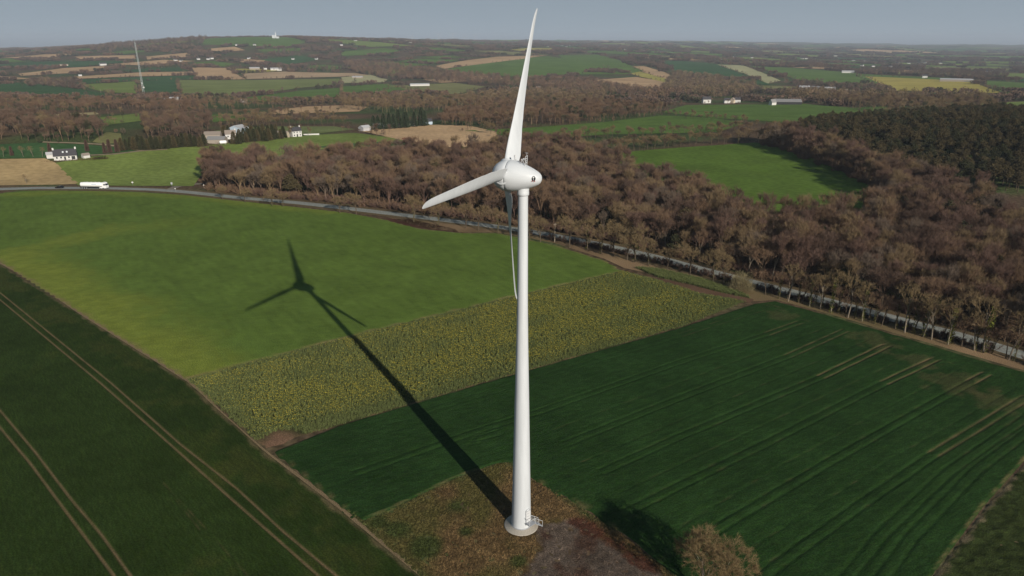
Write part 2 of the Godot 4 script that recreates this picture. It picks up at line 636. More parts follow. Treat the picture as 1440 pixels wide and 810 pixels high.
# ---------------------------------------------------------------- buildings
# long side along x; the side that faces +z shows
func house(called: String, at: Vector3, turn: float, size: Vector3, roof_h: float, wall: Material, roof: Material, label: String, category: String, group := "", o := {}) -> Node3D:
	var t := thing(called, at, turn, label, category, group)
	var x := size.x / 2.0
	var z := size.z / 2.0
	var h := size.y
	var st := new_st()
	box_into(st, Vector3(0, h / 2.0 - 0.5, 0), Vector3(size.x, h + 1.0, size.z))
	for e in [-1.0, 1.0]:
		tri(st, Vector3(e * x, h, -z), Vector3(e * x, h, z), Vector3(e * x, h + roof_h, 0))
	part("wall", st.commit(), wall, t)
	var over := 0.35
	var l := Vector2(z + over, -over * roof_h / z)
	for e in [-1.0, 1.0]:
		var ru := new_st()
		var a := Vector3(-x - 0.25, h + roof_h, 0)
		var b := Vector3(x + 0.25, h + roof_h, 0)
		var c := Vector3(x + 0.25, h + l.y, e * l.x)
		var d := Vector3(-x - 0.25, h + l.y, e * l.x)
		var up := Vector3(0, 0.22, 0)
		quad(ru, a + up, b + up, c + up, d + up)
		quad(ru, a + up * 0.1, d + up * 0.1, c + up * 0.1, b + up * 0.1)
		quad(ru, d + up, c + up, c + up * 0.1, d + up * 0.1)
		quad(ru, a + up, d + up, d + up * 0.1, a + up * 0.1)
		quad(ru, c + up, b + up, b + up * 0.1, c + up * 0.1)
		part("roof", ru.commit(), roof, t)
	for cx in o.get("chimneys", []):
		part("chimney", box_mesh(Vector3(cx * x, h + roof_h + 0.3, 0), Vector3(0.9, 1.8, 0.7)), M.plaster, t)
	for w in o.get("windows", []):     # [x, y, width, height] on the +z wall
		var f := part("window", box_mesh(Vector3(w[0], w[1], z + 0.03), Vector3(w[2] + 0.16, w[3] + 0.16, 0.08)), M.frame, t)
		part("pane", box_mesh(Vector3(w[0], w[1], z + 0.07), Vector3(w[2], w[3], 0.06)), M.glass, f)
	for w in o.get("doors", []):
		part("door", box_mesh(Vector3(w[0], w[2] / 2.0, z + 0.04), Vector3(w[1], w[2], 0.12)), M.dark, t)
	for w in o.get("skylights", []):   # x on the roof half way down the +z side
		var sky_at := Vector3(w, h + roof_h * 0.5 + 0.27, z * 0.5)
		var b2 := Basis(Vector3.RIGHT, atan2(roof_h, z))
		var st2 := new_st()
		box_into(st2, sky_at, Vector3(0.9, 0.1, 1.2), Color.WHITE, b2)
		part("skylight", st2.commit(), M.pale_glass, t)
	return t

# ---------------------------------------------------------------- the wind turbine
func airfoil(chord: float, thick: float) -> Array:
	var out := []
	for i in 18:
		var a := TAU * i / 18
		var x := cos(a)
		var y := sin(a) * (0.5 + 0.5 * x) * 1.15 if x < 0.3 else sin(a) * 0.75
		out.append(Vector2((x * 0.5 - 0.12) * chord, y * 0.5 * thick))
	return out

func blade_mesh(c: Vector3, d: Vector3, tg: Vector3, a: Vector3) -> ArrayMesh:
	# [radius, chord, thickness, angle from the rotor plane, side offset]
	var rows := [[1.6, 1.6, 1.5, -44, 0.0], [2.1, 1.9, 1.3, -43, -0.05], [2.8, 2.5, 1.05, -41, -0.25], [3.8, 2.7, 0.85, -38, -0.3], [5.5, 2.6, 0.68, -33, -0.25], [8.0, 2.3, 0.52, -27, -0.2], [11.0, 2.0, 0.42, -22, -0.15], [14.5, 1.7, 0.33, -18, -0.1], [18.0, 1.4, 0.26, -14, -0.06], [21.5, 1.15, 0.2, -10, -0.03], [24.2, 0.95, 0.15, -8, 0.0], [25.6, 0.75, 0.12, -7, 0.02], [26.3, 0.55, 0.1, -6, 0.03], [26.6, 0.38, 0.09, -6, 0.04], [26.75, 0.12, 0.05, -6, 0.05]]
	var st := new_st()
	st.set_smooth_group(0)
	var rings := []
	for i in rows.size():
		var r: float = rows[i][0]
		var b := deg_to_rad(rows[i][3])
		var ch := tg * cos(b) + a * sin(b)
		var th := d.cross(ch).normalized()
		var winglet := 0.0 if r < 25.0 else (r - 25.0) * 0.12
		var o := c + d * r + a * (-0.038 * r + winglet) + ch * float(rows[i][4])
		var ring := []
		for p in airfoil(rows[i][1], rows[i][2]): ring.append(o + ch * p.x + th * p.y)
		rings.append(ring)
	for i in rings.size() - 1:
		for k in 18:
			var k2 := (k + 1) % 18
			for v in [rings[i][k], rings[i][k2], rings[i + 1][k2], rings[i][k], rings[i + 1][k2], rings[i + 1][k]]: st.add_vertex(v)
	var n := rings.size() - 1
	for k in range(1, 17):
		for v in [rings[n][0], rings[n][k], rings[n][k + 1]]: st.add_vertex(v)
	st.generate_normals()
	return st.commit()

func turbine() -> void:
	var base := Vector3(1.5856, 0, -96.311)
	var t := thing("wind_turbine", base, 0.0, "tall white wind turbine with egg shaped nacelle and three blades", "wind turbine")
	var az := 0.30517
	var tilt := -0.05323
	var a := Vector3(cos(az) * cos(tilt), sin(tilt), sin(az) * cos(tilt))
	var e := a.cross(Vector3.UP).normalized()
	var up := e.cross(a)
	var hub := Vector3(0, 59.9, 0) - a * 2.588
	# concrete ring
	part("concrete_base", lathe([[2.9, -0.3], [2.92, 0.12], [2.84, 0.2], [1.95, 0.24], [1.9, 0.3], [1.6, 0.31]], 72), M.concrete, t)
	part("base_flange", lathe([[1.74, 0.3], [1.8, 0.32], [1.8, 0.42], [1.7, 0.46]], 72), M.grey_metal, t)
	# tower in three cans that nearly meet
	var prof := [[1.68, 0.35], [1.62, 2.5], [1.5, 8.0], [1.37, 14.0], [1.2, 22.0], [1.06, 28.5], [0.93, 34.0], [0.83, 40.0], [0.78, 46.0], [0.74, 52.0], [0.71, 57.6]]
	part("tower", lathe(prof, 64), M.white, t)
	part("tower_collar", lathe([[0.7, 57.3], [0.82, 57.32], [0.86, 57.42], [0.86, 57.8], [0.84, 57.85], [0.9, 58.6]], 64), M.white, t)
	# nacelle and hub turned round the rotor axis; a gap between them
	var fwd := -a
	var turn := Basis(up.cross(fwd).normalized() * -1.0, fwd, up)
	turn = Basis(fwd.cross(up), fwd, up) if turn.determinant() < 0.0 else turn
	var nac := part("nacelle", lathe([[0.0, -5.32], [0.3, -5.28], [0.58, -5.15], [0.82, -4.92], [1.05, -4.55], [1.32, -4.0], [1.6, -3.3], [1.83, -2.6], [2.02, -1.9], [2.15, -1.25], [2.2, -0.75], [2.2, -0.42], [2.17, -0.38], [1.9, -0.37]], 64), M.white, t)
	nac.transform = Transform3D(turn, hub)
	var spin := part("hub", lathe([[1.9, -0.31], [2.15, -0.3], [2.18, -0.25], [2.13, 0.2], [2.02, 0.6], [1.82, 1.0], [1.52, 1.4], [1.12, 1.7], [0.7, 1.88], [0.3, 1.96], [0.0, 1.98]], 64), M.white, t)
	spin.transform = Transform3D(turn, hub)
	var seal := part("hub_seal", lathe([[2.05, -0.42], [2.06, -0.41], [2.06, -0.28], [2.05, -0.27]], 64), M.dark, t)
	seal.transform = Transform3D(turn, hub)
	for k in 3:
		var al: float = -0.56584 + [0.0, TAU / 3.0, -TAU / 3.0][k]
		var d := up * cos(al) + e * sin(al)
		var tg := -up * sin(al) + e * cos(al)
		var b := part("blade", blade_mesh(hub, d, tg, a), M.white, t)
		var cuff := part("root_collar", lathe([[1.05, 1.35], [1.12, 1.45], [1.12, 2.0], [1.06, 2.08], [0.85, 2.1]], 40), M.white, b)
		var cb := Basis(d.cross(a).normalized(), d, a)
		if cb.determinant() < 0.0: cb.x = -cb.x
		cuff.transform = Transform3D(cb.orthonormalized(), hub)
	# wind vane mast and guard rail on the back of the nacelle
	var side := fwd.cross(up).normalized()
	var deck := func(s: float, w: float, lift: float) -> Vector3: return hub + fwd * s + side * w + up * lift
	var r1 := new_st()
	for w in [-0.45, 0.45]:
		tube(r1, deck.call(-2.9, w, 1.6), deck.call(-2.9, w, 3.05), 0.04, 0.04, 6)
		tube(r1, deck.call(-2.3, w, 1.7), deck.call(-2.3, w, 2.6), 0.04, 0.04, 6)
		tube(r1, deck.call(-2.3, w, 2.55), deck.call(-2.9, w, 2.6), 0.035, 0.035, 6)
		tube(r1, deck.call(-2.9, w, 1.9), deck.call(-2.35, w, 2.55), 0.03, 0.03, 6)
	for y in [2.05, 2.35, 2.65, 3.0]:
		tube(r1, deck.call(-2.9, -0.45, y), deck.call(-2.9, 0.45, y), 0.035, 0.035, 6)
	part("guard_rail", r1.commit(), M.light_metal, t)
	var r2 := new_st()
	tube(r2, deck.call(-2.9, 0.0, 2.95), deck.call(-2.9, 0.0, 3.5), 0.04, 0.03, 6)
	tube(r2, deck.call(-3.1, 0.0, 3.42), deck.call(-2.6, 0.0, 3.42), 0.05, 0.02, 6)
	part("wind_vane", r2.commit(), M.grey_metal, t)
	var r3 := new_st()
	tube(r3, deck.call(-1.15, 0.25, 1.9), deck.call(-1.15, 0.25, 2.65), 0.09, 0.09, 10)
	tube(r3, deck.call(-1.15, 0.25, 2.65), deck.call(-1.15, 0.25, 2.95), 0.16, 0.13, 10)
	part("beacon_light", r3.commit(), M.light_metal, t)
	part("roof_hatch", box_mesh(Vector3.ZERO, Vector3(0.7, 0.8, 0.08)), M.grey_metal, t).transform = Transform3D(turn, deck.call(-1.3, 0.75, 1.98))
	# maker's mark on the tail
	var to_eye := (Vector3(0, EYE, 0) - (base + hub)).normalized()
	to_eye = (to_eye - fwd * to_eye.dot(fwd)).normalized()
	var nrm := (to_eye * 0.93 - fwd * 0.36).normalized()
	var mk_up := (up - nrm * up.dot(nrm)).normalized()
	var mk_x := mk_up.cross(nrm)
	var mo := hub - fwd * 4.42 + to_eye * 1.13 - up * 0.05
	var m1 := new_st()
	for i in 12:      # ring
		var p := TAU * i / 12
		var q := TAU * (i + 1) / 12
		tube(m1, mo + mk_x * cos(p) * 0.24 + mk_up * sin(p) * 0.3 + nrm * 0.02, mo + mk_x * cos(q) * 0.24 + mk_up * sin(q) * 0.3 + nrm * 0.02, 0.05, 0.05, 5)
	for w in [-0.1, 0.1]: tube(m1, mo + mk_x * w - mk_up * 0.22 + nrm * 0.03, mo + mk_x * w + mk_up * 0.12 + nrm * 0.03, 0.06, 0.06, 5)
	part("emblem", m1.commit(), M.black, t)
	for w in [-0.12, 0.12]:
		var m2 := new_st()
		tube(m2, mo + mk_x * w - mk_up * 0.42 + nrm * 0.05, mo + mk_x * w * 1.6 - mk_up * 0.3 + nrm * 0.05, 0.06, 0.06, 5)
		part("emblem_accent", m2.commit(), M.red, t)
	# door with its frame, landing and steps on the side towards the track
	var da := 0.72      # turn of the door round the tower, from +z towards +x
	var out := Vector3(sin(da), 0, cos(da))
	var tan_d := Vector3(cos(da), 0, -sin(da))
	var fr := Basis(tan_d, Vector3.UP, out)
	var dst := new_st()
	box_into(dst, out * 1.6 + Vector3(0, 2.75, 0), Vector3(0.95, 2.15, 0.3), Color.WHITE, fr)
	tube(dst, out * 1.46 + Vector3(0, 3.8, 0), out * 1.75 + Vector3(0, 3.8, 0), 0.475, 0.475, 20)
	var dp := part("door", dst.commit(), M.light_metal, t)
	for i in 3:
		var ls := new_st()
		box_into(ls, out * 1.76 + Vector3(0, 2.3 + i * 0.55, 0), Vector3(0.5, 0.05, 0.03), Color.WHITE, fr)
		part("louvre", ls.commit(), M.grey_metal, dp)
	var ps := new_st()
	box_into(ps, out * 2.25 + Vector3(0, 1.62, 0), Vector3(1.3, 0.08, 1.15), Color.WHITE, fr)
	part("landing", ps.commit(), M.grey_metal, t)
	var ss := new_st()
	for s in [-0.1, 1.0]:
		tube(ss, out * (1.8 + s) + tan_d * 0.65 + Vector3(0, 1.58, 0), out * (1.8 + s) + tan_d * 2.35 + Vector3(0, 0.15, 0), 0.07, 0.07, 5)
	part("stringer", ss.commit(), M.grey_metal, t)
	for i in 7:
		var f := (i + 0.5) / 7.0
		var ts := new_st()
		box_into(ts, out * 2.25 + tan_d * (0.65 + 1.7 * f) + Vector3(0, 1.58 - 1.4 * f, 0), Vector3(0.26, 0.04, 1.02), Color.WHITE, fr)
		part("tread", ts.commit(), M.grey_metal, t)
	var hs := new_st()
	for s in [-0.1, 1.0]:
		tube(hs, out * (1.8 + s) + tan_d * 0.65 + Vector3(0, 2.65, 0), out * (1.8 + s) + tan_d * 2.35 + Vector3(0, 1.25, 0), 0.035, 0.035, 6)
		for f in [0.0, 0.5, 1.0]:
			var p: Vector3 = out * (1.8 + s) + tan_d * (0.65 + 1.7 * f) + Vector3(0, 1.58 - 1.4 * f, 0)
			tube(hs, p, p + Vector3(0, 1.1, 0), 0.03, 0.03, 6)
	tube(hs, out * 2.8 + tan_d * -0.65 + Vector3(0, 1.62, 0), out * 2.8 + tan_d * -0.65 + Vector3(0, 2.7, 0), 0.035, 0.035, 6)
	tube(hs, out * 2.8 + tan_d * -0.65 + Vector3(0, 2.68, 0), out * 2.8 + tan_d * 0.65 + Vector3(0, 2.68, 0), 0.035, 0.035, 6)
	tube(hs, out * 1.7 + tan_d * -0.65 + Vector3(0, 2.68, 0), out * 2.8 + tan_d * -0.65 + Vector3(0, 2.68, 0), 0.035, 0.035, 6)
	part("handrail", hs.commit(), M.light_metal, t)

# ---------------------------------------------------------------- vehicles, masts and other things
func wheel(parent: Node, at: Vector3, r: float, w: float) -> void:
	var o := part("wheel", lathe([[r * 0.55, -w / 2], [r * 0.9, -w / 2], [r, -w * 0.38], [r, w * 0.38], [r * 0.9, w / 2], [r * 0.55, w / 2]], 20), M.tyre, parent, at)
	o.rotation.x = PI / 2
	part("rim", lathe([[0.0, -w * 0.4], [r * 0.56, -w * 0.42], [r * 0.56, w * 0.42], [0.0, w * 0.4]], 14), M.light_metal, o)

func tanker(at: Vector3, turn: float) -> void:
	# drives towards +x; origin on the road under the middle
	var t := thing("tanker_truck", at, turn, "white articulated tanker truck driving along the road by the wood", "truck")
	var cab := part("cab", prism(PackedVector2Array([Vector2(5.2, 0.75), Vector2(7.5, 0.55), Vector2(7.56, 1.6), Vector2(7.4, 2.1), Vector2(7.15, 3.0), Vector2(6.7, 3.55), Vector2(5.9, 3.75), Vector2(5.2, 3.7)]), -1.23, 1.23), M.white_paint, t)
	part("windscreen", prism(PackedVector2Array([Vector2(7.44, 2.05), Vector2(7.47, 2.05), Vector2(7.2, 2.98), Vector2(7.16, 2.98)]), -1.08, 1.08), M.glass, cab)
	for s in [-1.0, 1.0]:
		part("side_window", box_mesh(Vector3(6.55, 2.5, s * 1.235), Vector3(0.85, 0.75, 0.04)), M.glass, cab)
		part("mirror", box_mesh(Vector3(7.25, 2.5, s * 1.42), Vector3(0.14, 0.7, 0.22)), M.black, cab)
		part("headlight", box_mesh(Vector3(7.52, 0.95, s * 0.9), Vector3(0.08, 0.22, 0.42)), M.pale_glass, cab)
		part("side_skirt", box_mesh(Vector3(4.4, 0.85, s * 1.15), Vector3(1.7, 0.7, 0.06)), M.white_paint, t)
	part("chassis", box_mesh(Vector3(-0.3, 0.95, 0), Vector3(14.2, 0.28, 1.0)), M.dark, t)
	var tank := part("tank", lathe([[0.0, -6.45], [0.9, -6.4], [1.18, -6.2], [1.24, -5.9], [1.24, 5.6], [1.18, 5.9], [0.9, 6.1], [0.0, 6.15]], 40), M.white_paint, t, Vector3(-1.2, 2.35, 0))
	tank.rotation.z = -PI / 2
	part("walkway", box_mesh(Vector3(-1.2, 3.62, 0), Vector3(9.5, 0.12, 0.7)), M.light_metal, t)
	for x in [-3.8, -1.4, 1.0, 3.2]:
		part("manhole", lathe([[0.34, 3.6], [0.34, 3.78], [0.28, 3.82], [0.0, 3.83]], 18), M.light_metal, t, Vector3(x, 0, 0))
	for s in [-1.0, 1.0]:
		part("lettering", box_mesh(Vector3(0.6, 2.7, s * 1.19), Vector3(2.6, 0.32, 0.06)), M.blue, t)
		for x in [6.6, 3.6, -3.9, -5.2, -6.5]:
			wheel(t, Vector3(x, 0.5, s * 1.05), 0.5, 0.32)
	part("bumper", box_mesh(Vector3(-7.65, 0.75, 0), Vector3(0.16, 0.25, 2.3)), M.dark, t)

func car(at: Vector3, turn: float) -> void:
	var t := thing("black_car", at, turn, "small black car on the road behind the white tanker", "car")
	var b := part("body", prism(PackedVector2Array([Vector2(-2.05, 0.35), Vector2(2.05, 0.3), Vector2(2.12, 0.65), Vector2(1.9, 0.85), Vector2(0.95, 0.98), Vector2(0.3, 1.42), Vector2(-1.1, 1.46), Vector2(-1.85, 1.0), Vector2(-2.12, 0.9)]), -0.86, 0.86), M.black_paint, t)
	part("windscreen", prism(PackedVector2Array([Vector2(0.97, 1.0), Vector2(1.0, 1.0), Vector2(0.36, 1.42), Vector2(0.32, 1.42)]), -0.72, 0.72), M.glass, b)
	for s in [-1.0, 1.0]:
		part("side_window", prism(PackedVector2Array([Vector2(-1.4, 1.0), Vector2(0.7, 1.0), Vector2(0.2, 1.36), Vector2(-1.0, 1.38)]), s * 0.865 - 0.015, s * 0.865 + 0.015), M.glass, b)
		part("headlight", box_mesh(Vector3(2.06, 0.66, s * 0.62), Vector3(0.06, 0.14, 0.32)), M.pale_glass, b)
		for x in [-1.3, 1.3]: wheel(t, Vector3(x, 0.32, s * 0.76), 0.32, 0.2)

func radio_mast(at: Vector3, tall: float) -> void:
	var t := thing("radio_mast", at, 0.3, "slender pale lattice radio mast rising from the valley trees", "mast")
	var legs := new_st()
	var braces := new_st()
	var w := func(y: float) -> float: return lerpf(1.9, 0.8, y / tall)
	var corner := func(i: int, y: float) -> Vector3:
		var a := TAU * i / 4.0 + 0.4
		return Vector3(cos(a) * w.call(y), y, sin(a) * w.call(y))
	var n := 22
	for k in n:
		var y0 := tall * k / n
		var y1 := tall * (k + 1) / n
		for i in 4:
			tube(legs, corner.call(i, y0), corner.call(i, y1), 0.13, 0.13, 4)
			tube(braces, corner.call(i, y0), corner.call((i + 1) % 4, y1), 0.065, 0.065, 3)
			tube(braces, corner.call(i, y1), corner.call((i + 1) % 4, y1), 0.065, 0.065, 3)
	part("lattice_legs", legs.commit(), M.galvanised, t)
	part("lattice_braces", braces.commit(), M.galvanised, t)
	for k in 3:
		var dish := part("dish", lathe([[0.2, 0.0], [1.0, 0.25], [1.5, 0.7], [1.45, 0.75], [0.0, 0.4]], 18), M.plaster, t, Vector3(1.6 * cos(k * 2.1), 16.0 + k * 3.5, 1.6 * sin(k * 2.1)))
		dish.rotation = Vector3(PI / 2, k * 1.3, 0)
	part("antenna", lathe([[0.15, tall], [0.12, tall + 5.0], [0.0, tall + 5.2]], 8), M.galvanised, t)

func far_turbine(at: Vector3, tall: float, spin: float, label: String, group: String) -> void:
	var t := thing("distant_wind_turbine", at, 0.0, label, "wind turbine", group)
	part("tower", lathe([[2.4, -8.0], [1.4, tall]], 12), M.white, t)
	part("nacelle", box_mesh(Vector3(0, tall + 1.0, 0), Vector3(3.5, 3.5, 8.0)), M.white, t)
	for k in 3:
		var a := spin + TAU * k / 3.0
		var d := Vector3(sin(a), cos(a), 0)
		var st := new_st()
		tube(st, Vector3(0, tall + 1.0, 5.0), Vector3(0, tall + 1.0, 5.0) + d * tall * 0.55, 1.3, 0.3, 6)
		part("blade", st.commit(), M.white, t)

# ---------------------------------------------------------------- materials
func make_materials() -> void:
	broad.seed = 4
	broad.frequency = 0.004
	broad.fractal_octaves = 3
	fine.seed = 9
	fine.frequency = 0.12
	fine.fractal_octaves = 3
	var leafy := noise_tex(0.045, 0.68, 1.0, 3)
	var stalks := noise_tex(0.045, 0.0, 1.0, 5)
	var clods := noise_tex(0.012, 0.55, 1.0, 7)
	M.crop = ground_mat(leafy, 24.0, stalks, 5.0)
	M.field = ground_mat(noise_tex(0.02, 0.82, 1.0, 8, 512), 60.0, null, 0.0)
	M.ground = ground_mat(clods, 37.0, null, 0.0)
	M.plot = ground_mat(noise_tex(0.05, 0.55, 1.0, 12), 17.0, stalks, 9.0)
	M.road = ground_mat(noise_tex(0.03, 0.8, 1.0, 15, 512), 20.0, null, 0.0)
	M.leaves = mat(Color(1, 1, 1), 0.9, 0.2, true)
	M.white = mat(Color(0.575, 0.6, 0.625), 0.42, 0.4)
	var streak := noise_tex(0.006, 0.93, 1.0, 21, 512)
	M.white.albedo_texture = streak
	M.white.uv1_triplanar = true
	M.white.uv1_scale = Vector3(0.25, 0.03, 0.25)
	M.white_paint = mat(Color(0.8, 0.8, 0.8), 0.35, 0.5)
	M.plaster = mat(Color(0.54, 0.53, 0.51), 0.85)
	M.cream = mat(Color(0.5, 0.42, 0.32), 0.9)
	M.stone = mat(Color(0.3, 0.26, 0.22), 0.95)
	M.slate = mat(Color(0.075, 0.072, 0.08), 0.7)
	M.slate.albedo_texture = noise_tex(0.05, 0.75, 1.0, 31, 256)
	M.slate.uv1_triplanar = true
	M.slate.uv1_scale = Vector3.ONE / 6.0
	M.sheet = mat(Color(0.27, 0.265, 0.265), 0.6)
	M.sheet.albedo_texture = noise_tex(0.04, 0.8, 1.0, 33, 256)
	M.sheet.uv1_triplanar = true
	M.sheet.uv1_scale = Vector3.ONE / 9.0
	M.pale_sheet = mat(Color(0.4, 0.4, 0.41), 0.6)
	M.blue_wall = mat(Color(0.4, 0.48, 0.56), 0.6)
	M.tile = mat(Color(0.24, 0.2, 0.17), 0.85)
	M.concrete = mat(Color(0.46, 0.42, 0.36), 0.9)
	M.concrete.albedo_texture = noise_tex(0.03, 0.7, 1.0, 35, 512)
	M.concrete.uv1_triplanar = true
	M.concrete.uv1_scale = Vector3.ONE / 3.0
	M.grey_metal = mat(Color(0.3, 0.31, 0.33), 0.5, 0.5)
	M.light_metal = mat(Color(0.55, 0.56, 0.57), 0.45, 0.5)
	M.galvanised = mat(Color(0.42, 0.47, 0.47), 0.5, 0.5)
	M.dark = mat(Color(0.03, 0.03, 0.032), 0.7)
	M.black = mat(Color(0.012, 0.012, 0.014), 0.6)
	M.black_paint = mat(Color(0.01, 0.01, 0.012), 0.2, 0.5)
	M.red = mat(Color(0.35, 0.02, 0.02), 0.6)
	M.blue = mat(Color(0.3, 0.42, 0.6), 0.5)
	M.tyre = mat(Color(0.02, 0.02, 0.02), 0.9)
	M.frame = mat(Color(0.6, 0.6, 0.6), 0.6)
	M.glass = mat(Color(0.02, 0.025, 0.03), 0.08, 0.5)
	M.pale_glass = mat(Color(0.55, 0.58, 0.6), 0.1, 0.5)
	M.bark = mat(Color(0.095, 0.072, 0.05), 0.95, 0.2, true)
	M.pale_bark = mat(Color(0.2, 0.165, 0.125), 0.95, 0.2, true)
	M.twigs = []
	for c in [Color(0.115, 0.076, 0.058), Color(0.19, 0.123, 0.08), Color(0.15, 0.094, 0.073), Color(0.215, 0.152, 0.088), Color(0.165, 0.124, 0.095)]:
		M.twigs.append(mat(c, 0.95, 0.15, true))
	M.oak = mat(Color(0.2, 0.145, 0.08), 0.95, 0.15, true)
	M.lone = mat(Color(0.21, 0.15, 0.078), 0.95, 0.15, true)
	M.willow = mat(Color(0.25, 0.21, 0.115), 0.95, 0.15, true)
	M.needles = []
	for c in [Color(0.082, 0.066, 0.034), Color(0.1, 0.08, 0.04), Color(0.054, 0.056, 0.028)]:
		M.needles.append(mat(c, 0.85, 0.2, true))
	M.fir = mat(Color(0.045, 0.062, 0.034), 0.85, 0.2, true)
	M.pale_wood = mat(Color(0.4, 0.33, 0.25), 0.9)
	M.soil = mat(Color(0.16, 0.07, 0.04), 1.0, 0.1)

# ---------------------------------------------------------------- the scene
func _ready() -> void:
	rng.seed = 77
	# camera, sky, sun
	var cam := Camera3D.new()
	cam.name = "camera"
	cam.fov = rad_to_deg(2.0 * atan(405.0 / FOCAL))
	cam.position = Vector3(0, EYE, 0)
	cam.rotation.x = -pitch
	cam.near = 0.5
	cam.far = 40000.0
	add_child(cam)
	cam.current = true
	var env := Environment.new()
	env.background_mode = Environment.BG_SKY
	var sm := ProceduralSkyMaterial.new()
	sm.sky_top_color = Color(0.27, 0.36, 0.44)
	sm.sky_horizon_color = Color(0.59, 0.64, 0.68)
	sm.sky_curve = 0.17
	sm.ground_bottom_color = Color(0.2, 0.2, 0.16)
	sm.ground_horizon_color = Color(0.42, 0.46, 0.5)
	sm.sun_angle_max = 1.0
	var sky := Sky.new()
	sky.sky_material = sm
	env.sky = sky
	env.tonemap_mode = Environment.TONE_MAPPER_LINEAR
	env.tonemap_exposure = 1.05
	env.sdfgi_enabled = true
	env.ssao_enabled = true
	env.ssil_enabled = true
	env.fog_enabled = true
	env.fog_density = 0.000065
	env.fog_light_color = Color(0.86, 0.91, 0.98)
	var we := WorldEnvironment.new()
	we.name = "world_environment"
	we.environment = env
	add_child(we)
	var sun := DirectionalLight3D.new()
	sun.name = "sun"
	sun.light_energy = 1.6
	sun.light_color = Color(1.0, 0.965, 0.91)
	sun.light_angular_distance = 0.5
	sun.shadow_enabled = true
	add_child(sun)
	var sd := Vector3(cos(SUN_EL) * cos(SUN_AZ), -sin(SUN_EL), cos(SUN_EL) * sin(SUN_AZ))
	sun.look_at_from_position(Vector3.ZERO, sd)

	make_materials()
	make_terrain()
	print("ground ", Time.get_ticks_msec())
	make_ground()
	print("fields ", Time.get_ticks_msec())
	make_near_fields()
	print("far fields ", Time.get_ticks_msec())
	make_far_fields()
	print("turbine ", Time.get_ticks_msec())
	turbine()
	make_buildings()
	make_small_things()
	print("trees ", Time.get_ticks_msec())
	make_trees()
	print("far trees ", Time.get_ticks_msec())
	make_far_trees()
	print("done ", Time.get_ticks_msec())

func make_ground() -> void:
	var azs: PackedFloat32Array = []
	var a := -180.0
	while a < 179.99:
		azs.append(deg_to_rad(a))
		a += 0.5 if absf(a + 0.1) < 47.0 else 4.0
		if absf(a) < 47.0: a = roundf(a * 2.0) / 2.0
	var rs: PackedFloat32Array = [0.0, 15.0, 40.0]
	while rs[rs.size() - 1] < 420.0: rs.append(rs[rs.size() - 1] + 12.0)
	while rs[rs.size() - 1] < 16000.0: rs.append(rs[rs.size() - 1] * 1.027)
	var n := azs.size()
	var v: PackedVector3Array = []
	var nn: PackedVector3Array = []
	var cc: PackedColorArray = []
	var idx: PackedInt32Array = []
	for j in rs.size():
		for i in n:
			var x := sin(azs[i]) * rs[j]
			var z := -cos(azs[i]) * rs[j]
			v.append(Vector3(x, ground_y(x, z), z))
			var e := maxf(2.0, rs[j] * 0.01)
			nn.append(Vector3(ground_y(x - e, z) - ground_y(x + e, z), 2.0 * e, ground_y(x, z - e) - ground_y(x, z + e)).normalized() if rs[j] > 420.0 else Vector3.UP)
			var k := broad.get_noise_2d(x * 1.4, z * 1.4)
			var k2 := broad.get_noise_2d(x * 5.0 + 500.0, z * 5.0)
			var brown := Color(0.17, 0.115, 0.072) * (1.0 + 0.35 * k2)
			var green := Color(0.1, 0.135, 0.05) * (1.0 + 0.3 * k2)
			var col := brown.lerp(green, smoothstep(-0.25, 0.25, k if rs[j] > 480.0 else k2 - 0.25))
			col.a = 1.0
			cc.append(col)
			if j < rs.size() - 1:
				var i2 := (i + 1) % n
				idx.append_array([j * n + i, (j + 1) * n + i, (j + 1) * n + i2, j * n + i, (j + 1) * n + i2, j * n + i2])
	var o := part("ground", array_mesh(v, nn, cc, idx), M.ground, self)
	meta(o, "", "", "", "structure")

var road_line: PackedVector2Array
var rape_poly: PackedVector2Array

